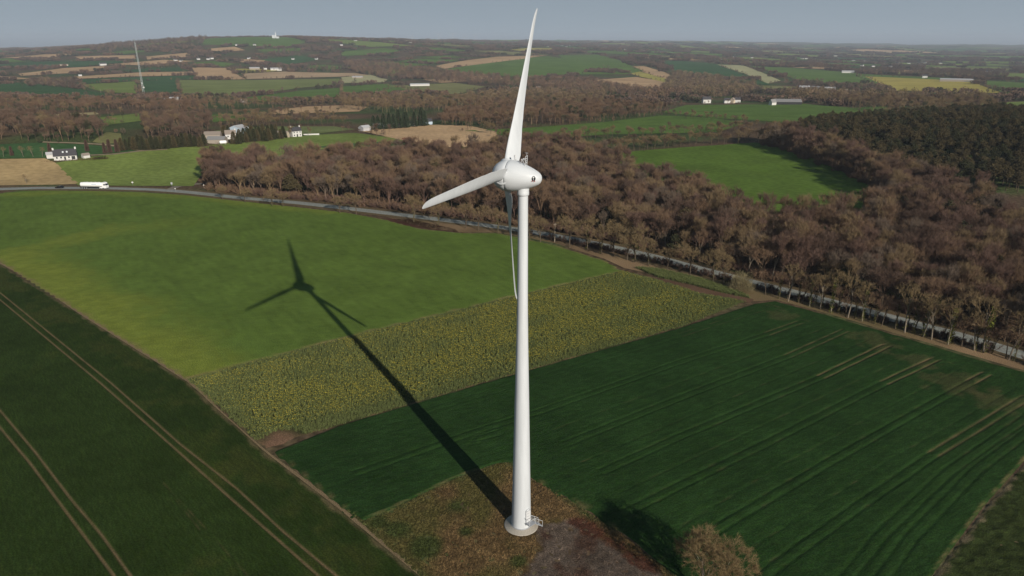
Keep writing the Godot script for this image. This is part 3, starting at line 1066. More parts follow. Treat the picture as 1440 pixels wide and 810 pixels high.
func make_near_fields() -> void:
	# the road and the lane that leaves it
	road_line = poly([-260, 271, -120, 268, 0, 266, 60, 264.5, 120, 264.6, 180, 265.5, 240, 268.3, 290, 273, 340, 278.5, 420, 285.5, 487, 293, 563, 302, 620, 309, 680, 316.5, 740, 325, 813, 338, 897, 356, 960, 372, 1060, 398, 1127, 414.5, 1193, 431.5, 1277, 453.5, 1360, 475.5, 1440, 500, 1600, 548])
	ribbon("verge", road_line, 12.0, 0.03, Color(0.2, 0.15, 0.085), M.plot)
	drape("dry_verge", poly([545, 305.5, 620, 313.5, 700, 325, 780, 337, 850, 351, 900, 364, 960, 381, 1050, 404, 1120, 421, 1280, 461, 1440, 510, 1560, 550, 1560, 558, 1440, 521, 1280, 475, 1160, 440, 1092, 422, 1062, 424, 1000, 406, 930, 388, 878, 377, 850, 364, 780, 342, 700, 327, 650, 327, 600, 321]), 0.05, Color(0.4, 0.27, 0.155), 0.5, Color(0.24, 0.19, 0.09), 2.0, M.plot)
	ribbon("road", road_line, 5.2, 0.07, Color(0.29, 0.305, 0.28), M.road)
	for s in [-1.0, 1.0]:
		var l: PackedVector2Array = []
		for i in road_line.size():
			var t := (road_line[mini(i + 1, road_line.size() - 1)] - road_line[maxi(i - 1, 0)]).normalized()
			l.append(road_line[i] + Vector2(-t.y, t.x) * s * 2.8)
		ribbon("road_marking", l, 0.16, 0.085, Color(0.5, 0.5, 0.48), M.road)
	ribbon("lane", poly([238, 267, 250, 262, 262, 260, 290, 258, 330, 257]), 4.5, 0.075, Color(0.24, 0.21, 0.17), M.road)
	ribbon("farm_track", poly([60, 200, 110, 201.5, 150, 204, 185, 208.5, 200, 211.5, 235, 210]), 4.5, 0.2, Color(0.36, 0.29, 0.19), M.field)
	ribbon("farm_track", poly([128, 218.5, 160, 217, 185, 214, 210, 211.5]), 3.0, 0.22, Color(0.3, 0.25, 0.16), M.field)

	# the wide green field beyond the turbine, yellower along its thin edges
	var g1 := poly([-220, 268.5, -100, 268.5, 0, 268.5, 60, 268, 130, 268.5, 200, 270.5, 260, 274.5, 320, 281, 400, 289.5, 487, 299, 540, 309, 590, 322, 650, 328, 700, 328, 780, 345, 850, 367, 874, 381, 700, 422, 513, 468, 400, 497, 262, 533, 0, 368, -220, 250])
	var g1_left := poly([262, 533, 0, 368])
	var g1_band := poly([-60, 372, 0, 358, 80, 341, 160, 324, 270, 314])
	var g1_top := poly([-100, 276, 0, 274, 130, 270, 260, 276, 400, 291, 480, 299])
	var near_line := func(p: Vector2, l: PackedVector2Array) -> float:
		var d := 1e9
		for i in l.size() - 1: d = minf(d, p.distance_to(Geometry2D.get_closest_point_to_segment(p, l[i], l[i + 1])))
		return d
	var look1 := func(p: Vector2, d: float) -> Color:
		var n := broad.get_noise_2d(p.x * 9.0, p.y * 9.0)
		var n2 := fine.get_noise_2d(p.x * 1.2, p.y * 1.2)
		var drill := fine.get_noise_2d((p.x * 0.55 + p.y * 0.83) * 0.5, (p.x * 0.83 - p.y * 0.55) * 3.5)
		var c := Color(0.135, 0.205, 0.04) * (1.0 + 0.16 * n + 0.1 * n2 + 0.19 * drill)
		var y: float = 0.85 * (1.0 - smoothstep(4.0, 26.0, near_line.call(p, g1_left) + n * 9.0 + drill * 4.0))
		y = maxf(y, (0.6 - 0.5 * smoothstep(-190.0, -135.0, p.x)) * (1.0 - smoothstep(1.0, 14.0, near_line.call(p, g1_band) + n * 9.0 + drill * 6.0)))
		y = maxf(y, 0.5 * (1.0 - smoothstep(1.0, 9.0, near_line.call(p, g1_top) + n * 6.0)))
		c = c.lerp(Color(0.25, 0.295, 0.05) * (1.0 + 0.2 * n2), clampf(y, 0.0, 1.0))
		c = c.lerp(Color(0.25, 0.2, 0.09), clampf(0.9 - absf(d + 0.2) * 0.7 + n2, 0.0, 0.8))
		c.a = 1.0
		return c
	crop("crop_field", g1, Vector2(0.83, -0.55), 1.0, 1.3, 0.14, look1, [], M.crop)

	# the dark field on the near left with two pairs of bare wheel tracks
	var lf := poly([262, 537, 369, 634, 470, 712, 590, 812, 640, 860, 300, 900, -150, 900, -300, 700, -300, 300, -220, 256, 0, 372])
	var ruts_l := []
	for l in [[-120, 318, 0, 412, 157, 540, 253, 625, 333, 688, 400, 750, 470, 808, 540, 868], [-120, 324, 0, 422, 142, 540, 233, 620, 320, 698, 393, 762, 447, 810, 500, 862], [-100, 467, 0, 578, 50, 637, 100, 703, 143, 753, 183, 810, 215, 860], [-100, 480, 0, 602, 43, 653, 100, 730, 160, 810, 190, 855]]:
		ruts_l.append([poly(l), 0.12, 1.0])
	for l in [[230, 680, 290, 745, 350, 812], [245, 700, 300, 770]]:
		ruts_l.append([poly(l), 0.08, 0.1])
	var look_l := func(p: Vector2, d: float) -> Color:
		var n := broad.get_noise_2d(p.x * 10.0, p.y * 10.0)
		var n2 := fine.get_noise_2d(p.x * 1.3, p.y * 1.3)
		var c := Color(0.036, 0.061, 0.0135) * (1.0 + 0.25 * n + 0.16 * n2)
		c = c.lerp(Color(0.075, 0.075, 0.02), clampf(0.6 - d * 0.07 + n * 0.9 + n2 * 0.6, 0.0, 0.45) * smoothstep(0.0, 4.0, d))
		c = c.lerp(Color(0.085, 0.1, 0.02), clampf(fine.get_noise_2d(p.x * 0.25, p.y * 0.25) * 1.2 - 0.45, 0.0, 0.25))
		c = c.lerp(Color(0.2, 0.15, 0.08), clampf(0.7 - absf(d - 0.1) * 0.9 + n2 * 0.8, 0.0, 0.8))
		c.a = 1.0
		return c
	var along_l: Vector2 = ruts_l[0][0][5] - ruts_l[0][0][2]
	crop("crop_field", lf, along_l, 0.22, 1.0, 0.2, look_l, ruts_l, M.crop, 0.05, 0.006)
	# path of pale dry grass between the fields
	ribbon("grass_path", poly([-220, 252.5, 0, 370, 120, 445, 262, 535, 310, 580, 370, 633, 420, 670, 475, 712, 530, 757, 595, 812]), 0.8, 0.035, Color(0.36, 0.26, 0.15), M.plot)

	# the dark field right of the turbine with its tramlines
	var rf := poly([388, 636, 480, 599, 673, 542, 960, 461, 1062, 428, 1090, 424, 1160, 443, 1280, 478, 1370, 505, 1440, 524, 1560, 560, 1560, 590, 1440, 645, 1380, 712, 1305, 812, 1270, 865, 960, 870, 972, 830, 950, 808, 880, 752, 800, 700, 745, 670, 716, 649, 700, 650, 640, 671, 545, 717, 512, 730, 480, 711])
	var ruts_r := []
	var pairs := [
		[[1075, 437, 960, 474, 760, 535, 600, 582], 0.06, 0.1],
		[[1130, 455, 1083, 472, 960, 512, 763, 582, 680, 608, 560, 650, 500, 671], 0.2, 0.25],
		[[1193, 467, 1112, 504, 960, 563, 800, 628], 0.2, 0.3],
		[[1252, 488, 1160, 533, 960, 618, 850, 668], 0.22, 0.45],
		[[1322, 507, 1250, 541, 1083, 627, 960, 688, 880, 728], 0.22, 0.5],
		[[1393, 528, 1370, 541, 1300, 580, 1173, 653, 1033, 737, 960, 785], 0.24, 0.45],
		[[1450, 562, 1320, 643, 1213, 717, 1100, 800, 1050, 840], 0.24, 0.35],
		[[1450, 590, 1340, 668, 1247, 757, 1190, 830], 0.17, 0.0],
		[[1450, 612, 1380, 665, 1290, 760, 1240, 830], 0.17, 0.0],
		[[1080, 428, 1143, 451, 1250, 483, 1320, 503, 1383, 521, 1460, 540], 0.2, 0.1],
		[[395, 640, 470, 702, 510, 722], 0.12, 0.1],
		[[760, 668, 830, 715, 930, 785], 0.2, 0.0],
		[[672, 640, 660, 628, 668, 615, 700, 606], 0.2, 0.0]]
	for p in pairs:
		var l := poly(p[0])
		var l2: PackedVector2Array = []
		for i in l.size():
			var t := (l[mini(i + 1, l.size() - 1)] - l[maxi(i - 1, 0)]).normalized()
			l2.append(l[i] + Vector2(-t.y, t.x) * 1.9)
		for i in l.size() - 1:      # bare soil shows most at the headland end
			var bare: float = p[2] * 1.3 if i == 0 else p[2] * 0.5 - 0.35
			ruts_r.append([PackedVector2Array([l[i], l[i + 1]]), p[1] * 0.75, bare])
			ruts_r.append([PackedVector2Array([l2[i], l2[i + 1]]), p[1] * 0.75, bare])
	# faint drill lines between the pairs
	for p in [[1160, 462, 960, 537, 780, 605], [1222, 478, 960, 590, 820, 650], [1290, 497, 960, 652, 870, 695], [1358, 515, 1100, 655, 960, 740], [1430, 545, 1250, 648, 1060, 770]]:
		ruts_r.append([poly(p), 0.07, 0.0])
	var bare_spots := [[1230, 480, 9.0], [1340, 540, 10.0], [1100, 445, 6.0], [1400, 565, 8.0], [1290, 510, 7.0]]
	for b in bare_spots:
		var w := px(b[0], b[1])
		b.append(Vector2(w.x, w.z))
	var look_r := func(p: Vector2, d: float) -> Color:
		var n := broad.get_noise_2d(p.x * 10.0 + 300.0, p.y * 10.0)
		var n2 := fine.get_noise_2d(p.x * 1.4, p.y * 1.4)
		var c := Color(0.028, 0.065, 0.017) * (1.0 + 0.22 * n + 0.18 * n2)
		for b in bare_spots:
			var k: float = clampf(0.8 - p.distance_to(b[3]) / b[2] + n2 * 0.8, 0.0, 0.4)
			c = c.lerp(Color(0.12, 0.1, 0.045), k)
		c = c.lerp(Color(0.22, 0.15, 0.08), clampf(0.4 - absf(d) * 1.6 + n2 * 0.8, 0.0, 0.45))
		c.a = 1.0
		return c
	crop("crop_field", rf, Vector2(67.1, -45.7), 0.3, 0.9, 0.27, look_r, ruts_r, M.crop, 0.05, 0.014)

	# rough grass in the near right corner beyond the ditch
	var corner := poly([1560, 596, 1444, 651, 1386, 716, 1312, 814, 1280, 865, 1560, 870])
	var look_c := func(p: Vector2, d: float) -> Color:
		var n2 := fine.get_noise_2d(p.x * 2.5, p.y * 2.5)
		var n := fine.get_noise_2d(p.x * 0.5, p.y * 0.5)
		var c := Color(0.052, 0.07, 0.022) * (1.0 + 0.5 * n2 + 0.3 * n)
		c = c.lerp(Color(0.3, 0.23, 0.14), clampf(0.7 - absf(d) * 1.1 + n2 + n, 0.0, 0.8))
		c.a = 1.0
		return c
	crop("rough_grass", corner, Vector2(0.4, -0.9), 0.45, 0.45, 0.12, look_c, [], M.plot, 0.22)

	# the plot round the turbine: dry grass, a gravel pad and rusty soil
	var plot := poly([483, 713, 512, 732, 545, 719, 640, 673, 700, 652, 716, 651, 745, 673, 800, 703, 880, 755, 950, 811, 970, 832, 955, 880, 640, 880, 592, 812])
	var gravel := poly([752, 742, 790, 735, 812, 736, 860, 762, 925, 806, 940, 850, 720, 880, 735, 812, 762, 775])
	var rust := poly([808, 736, 830, 734, 900, 775, 930, 800, 900, 800, 850, 768])
	var green_spots := [[640, 712, 3.5], [560, 745, 3.0], [600, 770, 3.5], [655, 748, 2.0], [730, 790, 1.6], [530, 735, 2.5]]
	for b in green_spots:
		var w := px(b[0], b[1])
		b.append(Vector2(w.x, w.z))
	var look_p := func(p: Vector2, d: float) -> Color:
		var n := fine.get_noise_2d(p.x * 0.6, p.y * 0.6)
		var n2 := fine.get_noise_2d(p.x * 3.0, p.y * 3.0)
		var c := Color(0.165, 0.108, 0.05) * (1.0 + 0.4 * n2 + 0.3 * n)
		c = c.lerp(Color(0.1, 0.095, 0.03), clampf(0.25 + fine.get_noise_2d(p.x * 0.4 + 70.0, p.y * 0.4) * 1.8 - (p.x + 2.0) * 0.05, 0.0, 0.8))
		for b in green_spots:
			c = c.lerp(Color(0.05, 0.07, 0.02), clampf((1.0 - p.distance_to(b[3]) / b[2]) * 1.5 + n * 0.9, 0.0, 0.85))
		var dg := edge_distance(p, gravel)
		c = c.lerp(Color(0.17, 0.128, 0.098) * (1.0 + 0.35 * n + 0.35 * n2), clampf(dg * 1.2 + 0.4 + n * 2.0 + n2, 0.0, 1.0))
		c = c.lerp(Color(0.1, 0.052, 0.035), clampf(fine.get_noise_2d(p.x * 1.1 + 200.0, p.y * 1.1) * 2.2 - 0.25, 0.0, 0.75) * clampf(dg, 0.0, 1.0))
		c = c.lerp(Color(0.11, 0.045, 0.028) * (1.0 + 0.4 * n2), clampf(edge_distance(p, rust) * 0.9 + 0.4 + n * 2.0 + n2, 0.0, 0.9))
		c = c.lerp(Color(0.07, 0.085, 0.03), clampf(0.6 - d * 0.6 + n + n2 * 0.6, 0.0, 0.7))
		c.a = 1.0
		return c
	crop("turbine_plot", plot, Vector2(1, 0.2), 0.3, 0.3, 0.05, look_p, [], M.plot, 0.12)

	var tufts := [tuft(81), tuft(82)]
	var tp := [[], []]
	var tc := [[], []]
	rng.seed = 83
	for p in spots(plot, 0.42):
		if p.distance_to(Vector2(1.59, -96.3)) < 3.3: continue
		if edge_distance(p, gravel) > -0.6 and rng.randf() < 0.93: continue
		var c: Color = look_p.call(p, edge_distance(p, plot))
		tp[0 if rng.randf() < 0.5 else 1].append(stand(Vector3(p.x, 0.02, p.y), rng.randf_range(0.5, 1.2)))
		tc[0 if tc[0].size() < tp[0].size() else 1].append(c * rng.randf_range(1.0, 1.9))
	var gs := stuff("grass_tufts", "dry brown grass and weeds round the turbine base")
	for i in 2: multi("tufts", tufts[i], M.leaves, tp[i], tc[i], gs)

	# flowering rape between the two wheat fields
	rape_poly = poly([263, 534.5, 400, 498, 513, 469, 700, 423, 876, 382, 925, 394, 985, 413, 1050, 424, 960, 459.5, 673, 540.5, 480, 597.5, 440, 609, 374, 632])
	var look_s := func(p: Vector2, d: float) -> Color:
		var c := Color(0.075, 0.085, 0.035) * (1.0 + 0.5 * fine.get_noise_2d(p.x * 2.0, p.y * 2.0))
		c = c.lerp(Color(0.27, 0.19, 0.1), clampf(0.5 - absf(d) * 0.8 + fine.get_noise_2d(p.x, p.y), 0.0, 0.9))
		for b in [Vector2(-31.0, -123.0), Vector2(-47.5, -121.5)]: c = c.lerp(Color(0.27, 0.16, 0.1), clampf(1.4 - p.distance_to(b) / 5.0 + fine.get_noise_2d(p.x, p.y), 0.0, 1.0))
		c.a = 1.0
		return c
	crop("rape_field", rape_poly, Vector2(0.85, -0.53), 1.0, 1.0, 0.03, look_s, [], M.crop)
	make_rape()
	# bare soil at the far end of the rape strip, and the taller green strip beyond it
	drape("bare_soil", poly([925, 391, 960, 399, 1030, 414, 1060, 421, 1055, 426, 985, 413, 940, 402]), 0.06, Color(0.25, 0.15, 0.095), 0.5, Color(0, 0, 0, 0), 2.0, M.plot)
	drape("soil_bank", poly([540, 307, 575, 308, 640, 322, 645, 327, 600, 322, 560, 316]), 0.05, Color(0.13, 0.065, 0.045), 0.6, Color(0, 0, 0, 0), 2.0, M.plot)

func tuft(s: int) -> ArrayMesh:
	rng.seed = s
	var st := new_st()
	for i in 16:
		var d := (any_dir() * 0.7 + Vector3.UP).normalized()
		var g := rng.randf_range(0.7, 1.3)
		twig(st, Vector3(rng.randf_range(-0.2, 0.2), 0, rng.randf_range(-0.2, 0.2)), d, rng.randf_range(0.15, 0.42), 0.05, Color(g, g, g))
	return st.commit()

func rape_clump(s: int, flowers: int) -> ArrayMesh:
	rng.seed = s
	var st := new_st()
	for i in 9:
		var p := Vector3(rng.randf_range(-0.5, 0.5), 0, rng.randf_range(-0.5, 0.5))
		var h := rng.randf_range(0.65, 1.1)
		var g := rng.randf_range(0.7, 1.25)
		var col := Color(0.118 * g, 0.138 * g, 0.05 * g)
		var top := p + Vector3(rng.randf_range(-0.12, 0.12), h, rng.randf_range(-0.12, 0.12))
		twig(st, p, (top - p).normalized(), h, 0.06, col)
		for k in 5:
			var q := p.lerp(top, rng.randf_range(0.2, 0.9))
			twig(st, q, (any_dir() + Vector3.UP * 0.5).normalized(), rng.randf_range(0.15, 0.34), 0.13, col * rng.randf_range(0.8, 1.3))
		if i < flowers:
			for k in 6:
				var q := top + any_dir() * 0.09
				twig(st, q, any_dir(), 0.08, 0.08, Color(0.5, 0.42, 0.06))
	return st.commit()

func make_rape() -> void:
	var variants := [rape_clump(1, 3), rape_clump(2, 2), rape_clump(3, 1), rape_clump(4, 0)]
	var places := [[], [], [], []]
	rng.seed = 21
	for p in spots(rape_poly, 0.66):
		var d := edge_distance(p, rape_poly)
		if d < 0.15: continue
		if p.distance_to(Vector2(-31, -123)) < 3.0 + rng.randf() * 3.0 or p.distance_to(Vector2(-47.5, -121.5)) < 5.0: continue
		var f := fine.get_noise_2d(p.x * 0.5, p.y * 0.5) * 0.7 + fine.get_noise_2d((p.x * 0.85 - p.y * 0.53) * 0.08, (p.x * 0.53 + p.y * 0.85) * 0.7) * 0.7 + rng.randf_range(-0.35, 0.35) + 0.3
		if d < 5.0: f -= (5.0 - d) * 0.12
		var right := clampf((p.x - 20.0) / 60.0, 0.0, 1.0)
		f -= right * 0.5
		var k := 0 if f > 0.3 else (1 if f > 0.0 else (2 if f > -0.3 else 3))
		var t := stand(Vector3(p.x, 0.0, p.y), rng.randf_range(0.8, 1.15), lerpf(0.55, 1.0, clampf(d / 3.0, 0.0, 1.0)))
		places[k].append(t)
	var strip := poly([893, 377, 925, 379, 990, 394, 1040, 412, 1056, 420, 1020, 413, 970, 400, 925, 390])
	for p in spots(strip, 0.55):
		places[3].append(stand(Vector3(p.x, 0.0, p.y), rng.randf_range(0.9, 1.3), 0.9))
	var o := stuff("rape_plants", "strip of green rape plants with scattered yellow flowers")
	for k in 4: multi("plants", variants[k], M.leaves, places[k], [], o)

# ---------------------------------------------------------------- farmland beyond the road
const LUSH := Color(0.115, 0.185, 0.042)
const DEEP := Color(0.055, 0.115, 0.042)
const LIGHT := Color(0.19, 0.245, 0.062)
const OLIVE := Color(0.23, 0.225, 0.09)
const TAN := Color(0.52, 0.345, 0.195)
const PALE := Color(0.42, 0.4, 0.22)
const YELLOW := Color(0.4, 0.35, 0.09)
var field_polys := []

func make_far_fields() -> void:
	var list := [
		["pasture", LIGHT, [78, 229.5, 133, 220, 205, 212, 300, 203.5, 375, 197, 440, 190, 500, 187, 545, 193, 600, 205, 560, 215, 430, 240, 282, 248, 272, 262, 110, 261]],
		["pasture", DEEP, [425, 209, 480, 203, 545, 199, 600, 206, 560, 213, 440, 217]],
		["stubble_field", Color(0.43, 0.31, 0.155), [-180, 226, 0, 224, 63, 223, 80, 230, 112, 259, 0, 261, -180, 263]],
		["crop_field", DEEP, [-150, 204, 0, 203, 55, 201, 125, 204, 165, 208, 192, 212.5, 133, 218, 60, 222, -150, 223]],
		["meadow", OLIVE, [130, 200, 150, 186, 170, 188, 172, 200, 150, 203]],
		["meadow", LIGHT, [140, 165, 195, 160, 200, 170, 150, 176]],
		["meadow", Color(0.4, 0.33, 0.17), [60, 162, 135, 158, 140, 161, 70, 166]],
		["crop_field", DEEP, [-120, 121, 0, 119, 30, 116, 120, 127, 168, 135, 150, 139, 0, 136, -120, 137]],
		["ploughed_field", TAN, [25, 104, 90, 96, 150, 93, 153, 98, 100, 103, 30, 107]],
		["ploughed_field", TAN, [105, 108, 200, 102, 270, 101, 276, 106, 180, 108, 112, 111]],
		["crop_field", DEEP, [158, 100, 200, 97, 255, 95, 266, 100.5, 200, 101.5, 165, 102]],
		["crop_field", DEEP, [110, 112, 200, 108.5, 275, 106.5, 279, 111.5, 200, 114, 115, 118]],
		["crop_field", LIGHT, [115, 119, 193, 114.5, 192, 132, 150, 130, 130, 126]],
		["crop_field", DEEP, [194, 115, 248, 112, 256, 134, 200, 134]],
		["ploughed_field", TAN, [270, 95, 318, 96, 330, 103, 346, 112, 278, 112.5, 275, 104]],
		["ploughed_field", Color(0.48, 0.34, 0.21), [340, 104, 400, 101, 500, 103, 520, 106, 450, 109, 347, 111.5]],
		["meadow", YELLOW, [322, 97, 360, 97, 395, 100, 345, 103]],
		["pasture", Color(0.2, 0.23, 0.075), [249, 113, 350, 113, 500, 110, 500, 116, 420, 124, 370, 131, 330, 136, 258, 136]],
		["crop_field", LUSH, [340, 138, 420, 128, 500, 121, 545, 119, 560, 124, 480, 135, 440, 142, 350, 143]],
		["ploughed_field", TAN, [378, 156, 430, 150, 490, 148, 516, 151, 505, 157, 430, 159.5, 385, 161]],
		["pasture", LUSH, [292, 162, 330, 160, 350, 168, 300, 172]],
		["pasture", Color(0.18, 0.21, 0.08), [300, 184, 380, 178, 470, 178, 500, 182, 440, 189, 375, 195]],
		["pasture", LUSH, [95, 66, 150, 62, 170, 63, 140, 72, 100, 71]],
		["ploughed_field", TAN, [105, 80, 190, 78, 191, 83, 115, 84]],
		["ploughed_field", TAN, [205, 80, 268, 74, 266, 80, 207, 84]],
		["pasture", LUSH, [285, 57, 350, 52, 405, 53, 430, 60, 400, 67, 330, 64, 285, 63]],
		["crop_field", DEEP, [350, 86, 420, 78, 450, 84, 400, 92]],
		["ploughed_field", TAN, [292, 69, 330, 66, 345, 71, 300, 74]],
		["ploughed_field", TAN, [330, 83, 372, 85, 376, 89, 340, 88]],
		["pasture", LUSH, [360, 70, 430, 68, 420, 72, 370, 73]],
		["crop_field", LUSH, [272, 88, 300, 86, 330, 90, 320, 94, 275, 93]],
		["ploughed_field", Color(0.58, 0.39, 0.22), [503, 183.5, 560, 178, 610, 175.5, 660, 177, 697, 185, 705, 196, 650, 208, 605, 206, 545, 193]],
		["pasture", LUSH, [650, 184, 740, 180, 850, 172, 930, 162.5, 1000, 166, 1050, 173, 1010, 186, 860, 189, 760, 195, 700, 190]],
		["pasture", LUSH, [930, 158, 965, 148, 1060, 147, 1130, 146, 1200, 152, 1255, 158, 1230, 172, 1100, 172, 1000, 166]],
		["pasture", Color(0.105, 0.17, 0.03), [855, 217, 900, 212, 960, 207.5, 1062, 200.5, 1100, 208, 1165, 230, 1205, 252, 1238, 268, 1238, 292, 1190, 319, 1130, 327, 1060, 321, 1010, 297, 960, 276, 905, 264, 876, 242]],
		["crop_field", LUSH, [480, 122, 545, 118, 605, 128, 560, 134, 480, 135]],
		["meadow", OLIVE, [545, 121, 640, 117, 682, 122, 640, 133, 592, 129]],
		["meadow", PALE, [480, 109, 520, 105, 545, 112, 540, 116, 480, 117]],
		["crop_field", LUSH, [625, 98, 690, 88, 770, 79, 800, 84, 850, 88, 820, 104, 740, 109, 650, 104]],
		["ploughed_field", TAN, [612, 93, 650, 86, 700, 80, 770, 78, 730, 84, 680, 90, 625, 97]],
		["meadow", YELLOW, [718, 70, 745, 67.5, 778, 68, 778, 72, 735, 72.5]],
		["crop_field", LUSH, [785, 78, 840, 77, 870, 85, 905, 100, 880, 105, 815, 105]],
		["meadow", YELLOW, [848, 93, 880, 95, 925, 108, 960, 115, 950, 119, 900, 108]],
		["ploughed_field", TAN, [884, 94, 905, 93, 935, 102, 965, 117, 945, 116]],
		["ploughed_field", TAN, [833, 113, 895, 108.5, 950, 117, 975, 123, 970, 129, 900, 126, 850, 117]],
		["pasture", LUSH, [480, 73, 540, 68, 562, 71, 550, 76, 480, 79]],
		["crop_field", DEEP, [930, 86, 960, 86, 1005, 90, 1050, 105, 1085, 120, 1040, 120, 1000, 106, 950, 101]],
		["stubble_field", PALE, [1006, 91, 1044, 92, 1066, 100, 1098, 114, 1080, 118, 1050, 107]],
		["pasture", LUSH, [1054, 93, 1130, 97, 1205, 103, 1240, 119, 1252, 125, 1190, 124, 1120, 112, 1085, 102]],
		["rape_meadow", Color(0.45, 0.37, 0.09), [1203, 107.5, 1260, 109, 1330, 113, 1372, 117, 1412, 131.5, 1330, 129.5, 1250, 128, 1235, 120]],
		["crop_field", LUSH, [1204, 104, 1330, 110, 1440, 117, 1560, 118, 1560, 134, 1415, 132, 1374, 117, 1330, 112.5, 1205, 107]],
		["crop_field", DEEP, [1252, 129, 1330, 131, 1415, 133, 1380, 138, 1300, 137, 1258, 135]],
		["meadow", LIGHT, [1395, 103, 1500, 104, 1500, 111, 1400, 110]],
		["pasture", LIGHT, [1370, 146, 1440, 143, 1540, 144, 1540, 153, 1440, 154, 1400, 152]],
		["pasture", LUSH, [1200, 152, 1245, 150, 1255, 158, 1210, 160]],
		["meadow", OLIVE, [1060, 120, 1120, 122, 1125, 128, 1090, 130]],
		["crop_field", LUSH, [960, 122, 1000, 124, 1015, 130, 975, 131]]]
	for f in list:
		var q := poly(f[2])
		field_polys.append(q)
		var r := Vector2(q[0]).length()
		drape(f[0], q, clampf(r * 0.00035, 0.08, 1.2), f[1], 0.3, Color(0, 0, 0, 0))
	# sandy clearing in the wood on the right
	drape("clearing", poly([1398, 305, 1440, 296, 1520, 300, 1520, 345, 1440, 345, 1410, 335]), 0.05, Color(0.36, 0.24, 0.14), 0.5, Color(0.16, 0.11, 0.06), 3.0, M.plot)
	# a patchwork of smaller fields over the far hills, laid out in the country itself
	rng.seed = 5
	var made := 0
	for i in 4500:
		var az := deg_to_rad(rng.randf_range(-41, 41))
		var r := 2000.0 * pow(6.0, rng.randf())
		var c := Vector2(sin(az), -cos(az)) * r
		var clear := true
		for q in field_polys:
			if Geometry2D.is_point_in_polygon(c, q) or absf(edge_distance(c, q)) < r * 0.03:
				clear = false
				break
		if not clear: continue
		var s := rng.randf_range(60.0, 150.0) * (1.0 + r / 9000.0)
		var k := rng.randf_range(0.6, 2.0)
		var b := Vector2.from_angle(rng.randf() * 0.7 + 0.3)
		var n := Vector2(-b.y, b.x) * s
		b *= s * k
		var q := PackedVector2Array([c - b - n * rng.randf_range(0.7, 1.2), c + b - n * rng.randf_range(0.7, 1.2), c + b * rng.randf_range(0.8, 1.2) + n, c - b + n * rng.randf_range(0.7, 1.2)])
		var overlap := false
		for o in field_polys:
			for i2 in 4:
				if Geometry2D.is_point_in_polygon(q[i2], o) or Geometry2D.is_point_in_polygon((q[i2] + q[(i2 + 1) % 4]) / 2.0, o):
					overlap = true
					break
			if not overlap and o[0].distance_to(c) < 900.0:
				for v in o:
					if Geometry2D.is_point_in_polygon(v, q): overlap = true
			if overlap: break
		if overlap: continue
		field_polys.append(q)
		var col: Color = [LUSH, LUSH, DEEP, LIGHT, OLIVE, TAN, LIGHT, LUSH][rng.randi() % 8]
		drape("far_field", q, clampf(r * 0.0005, 0.3, 6.0), col, 0.3)
		made += 1
		if made > 380: break

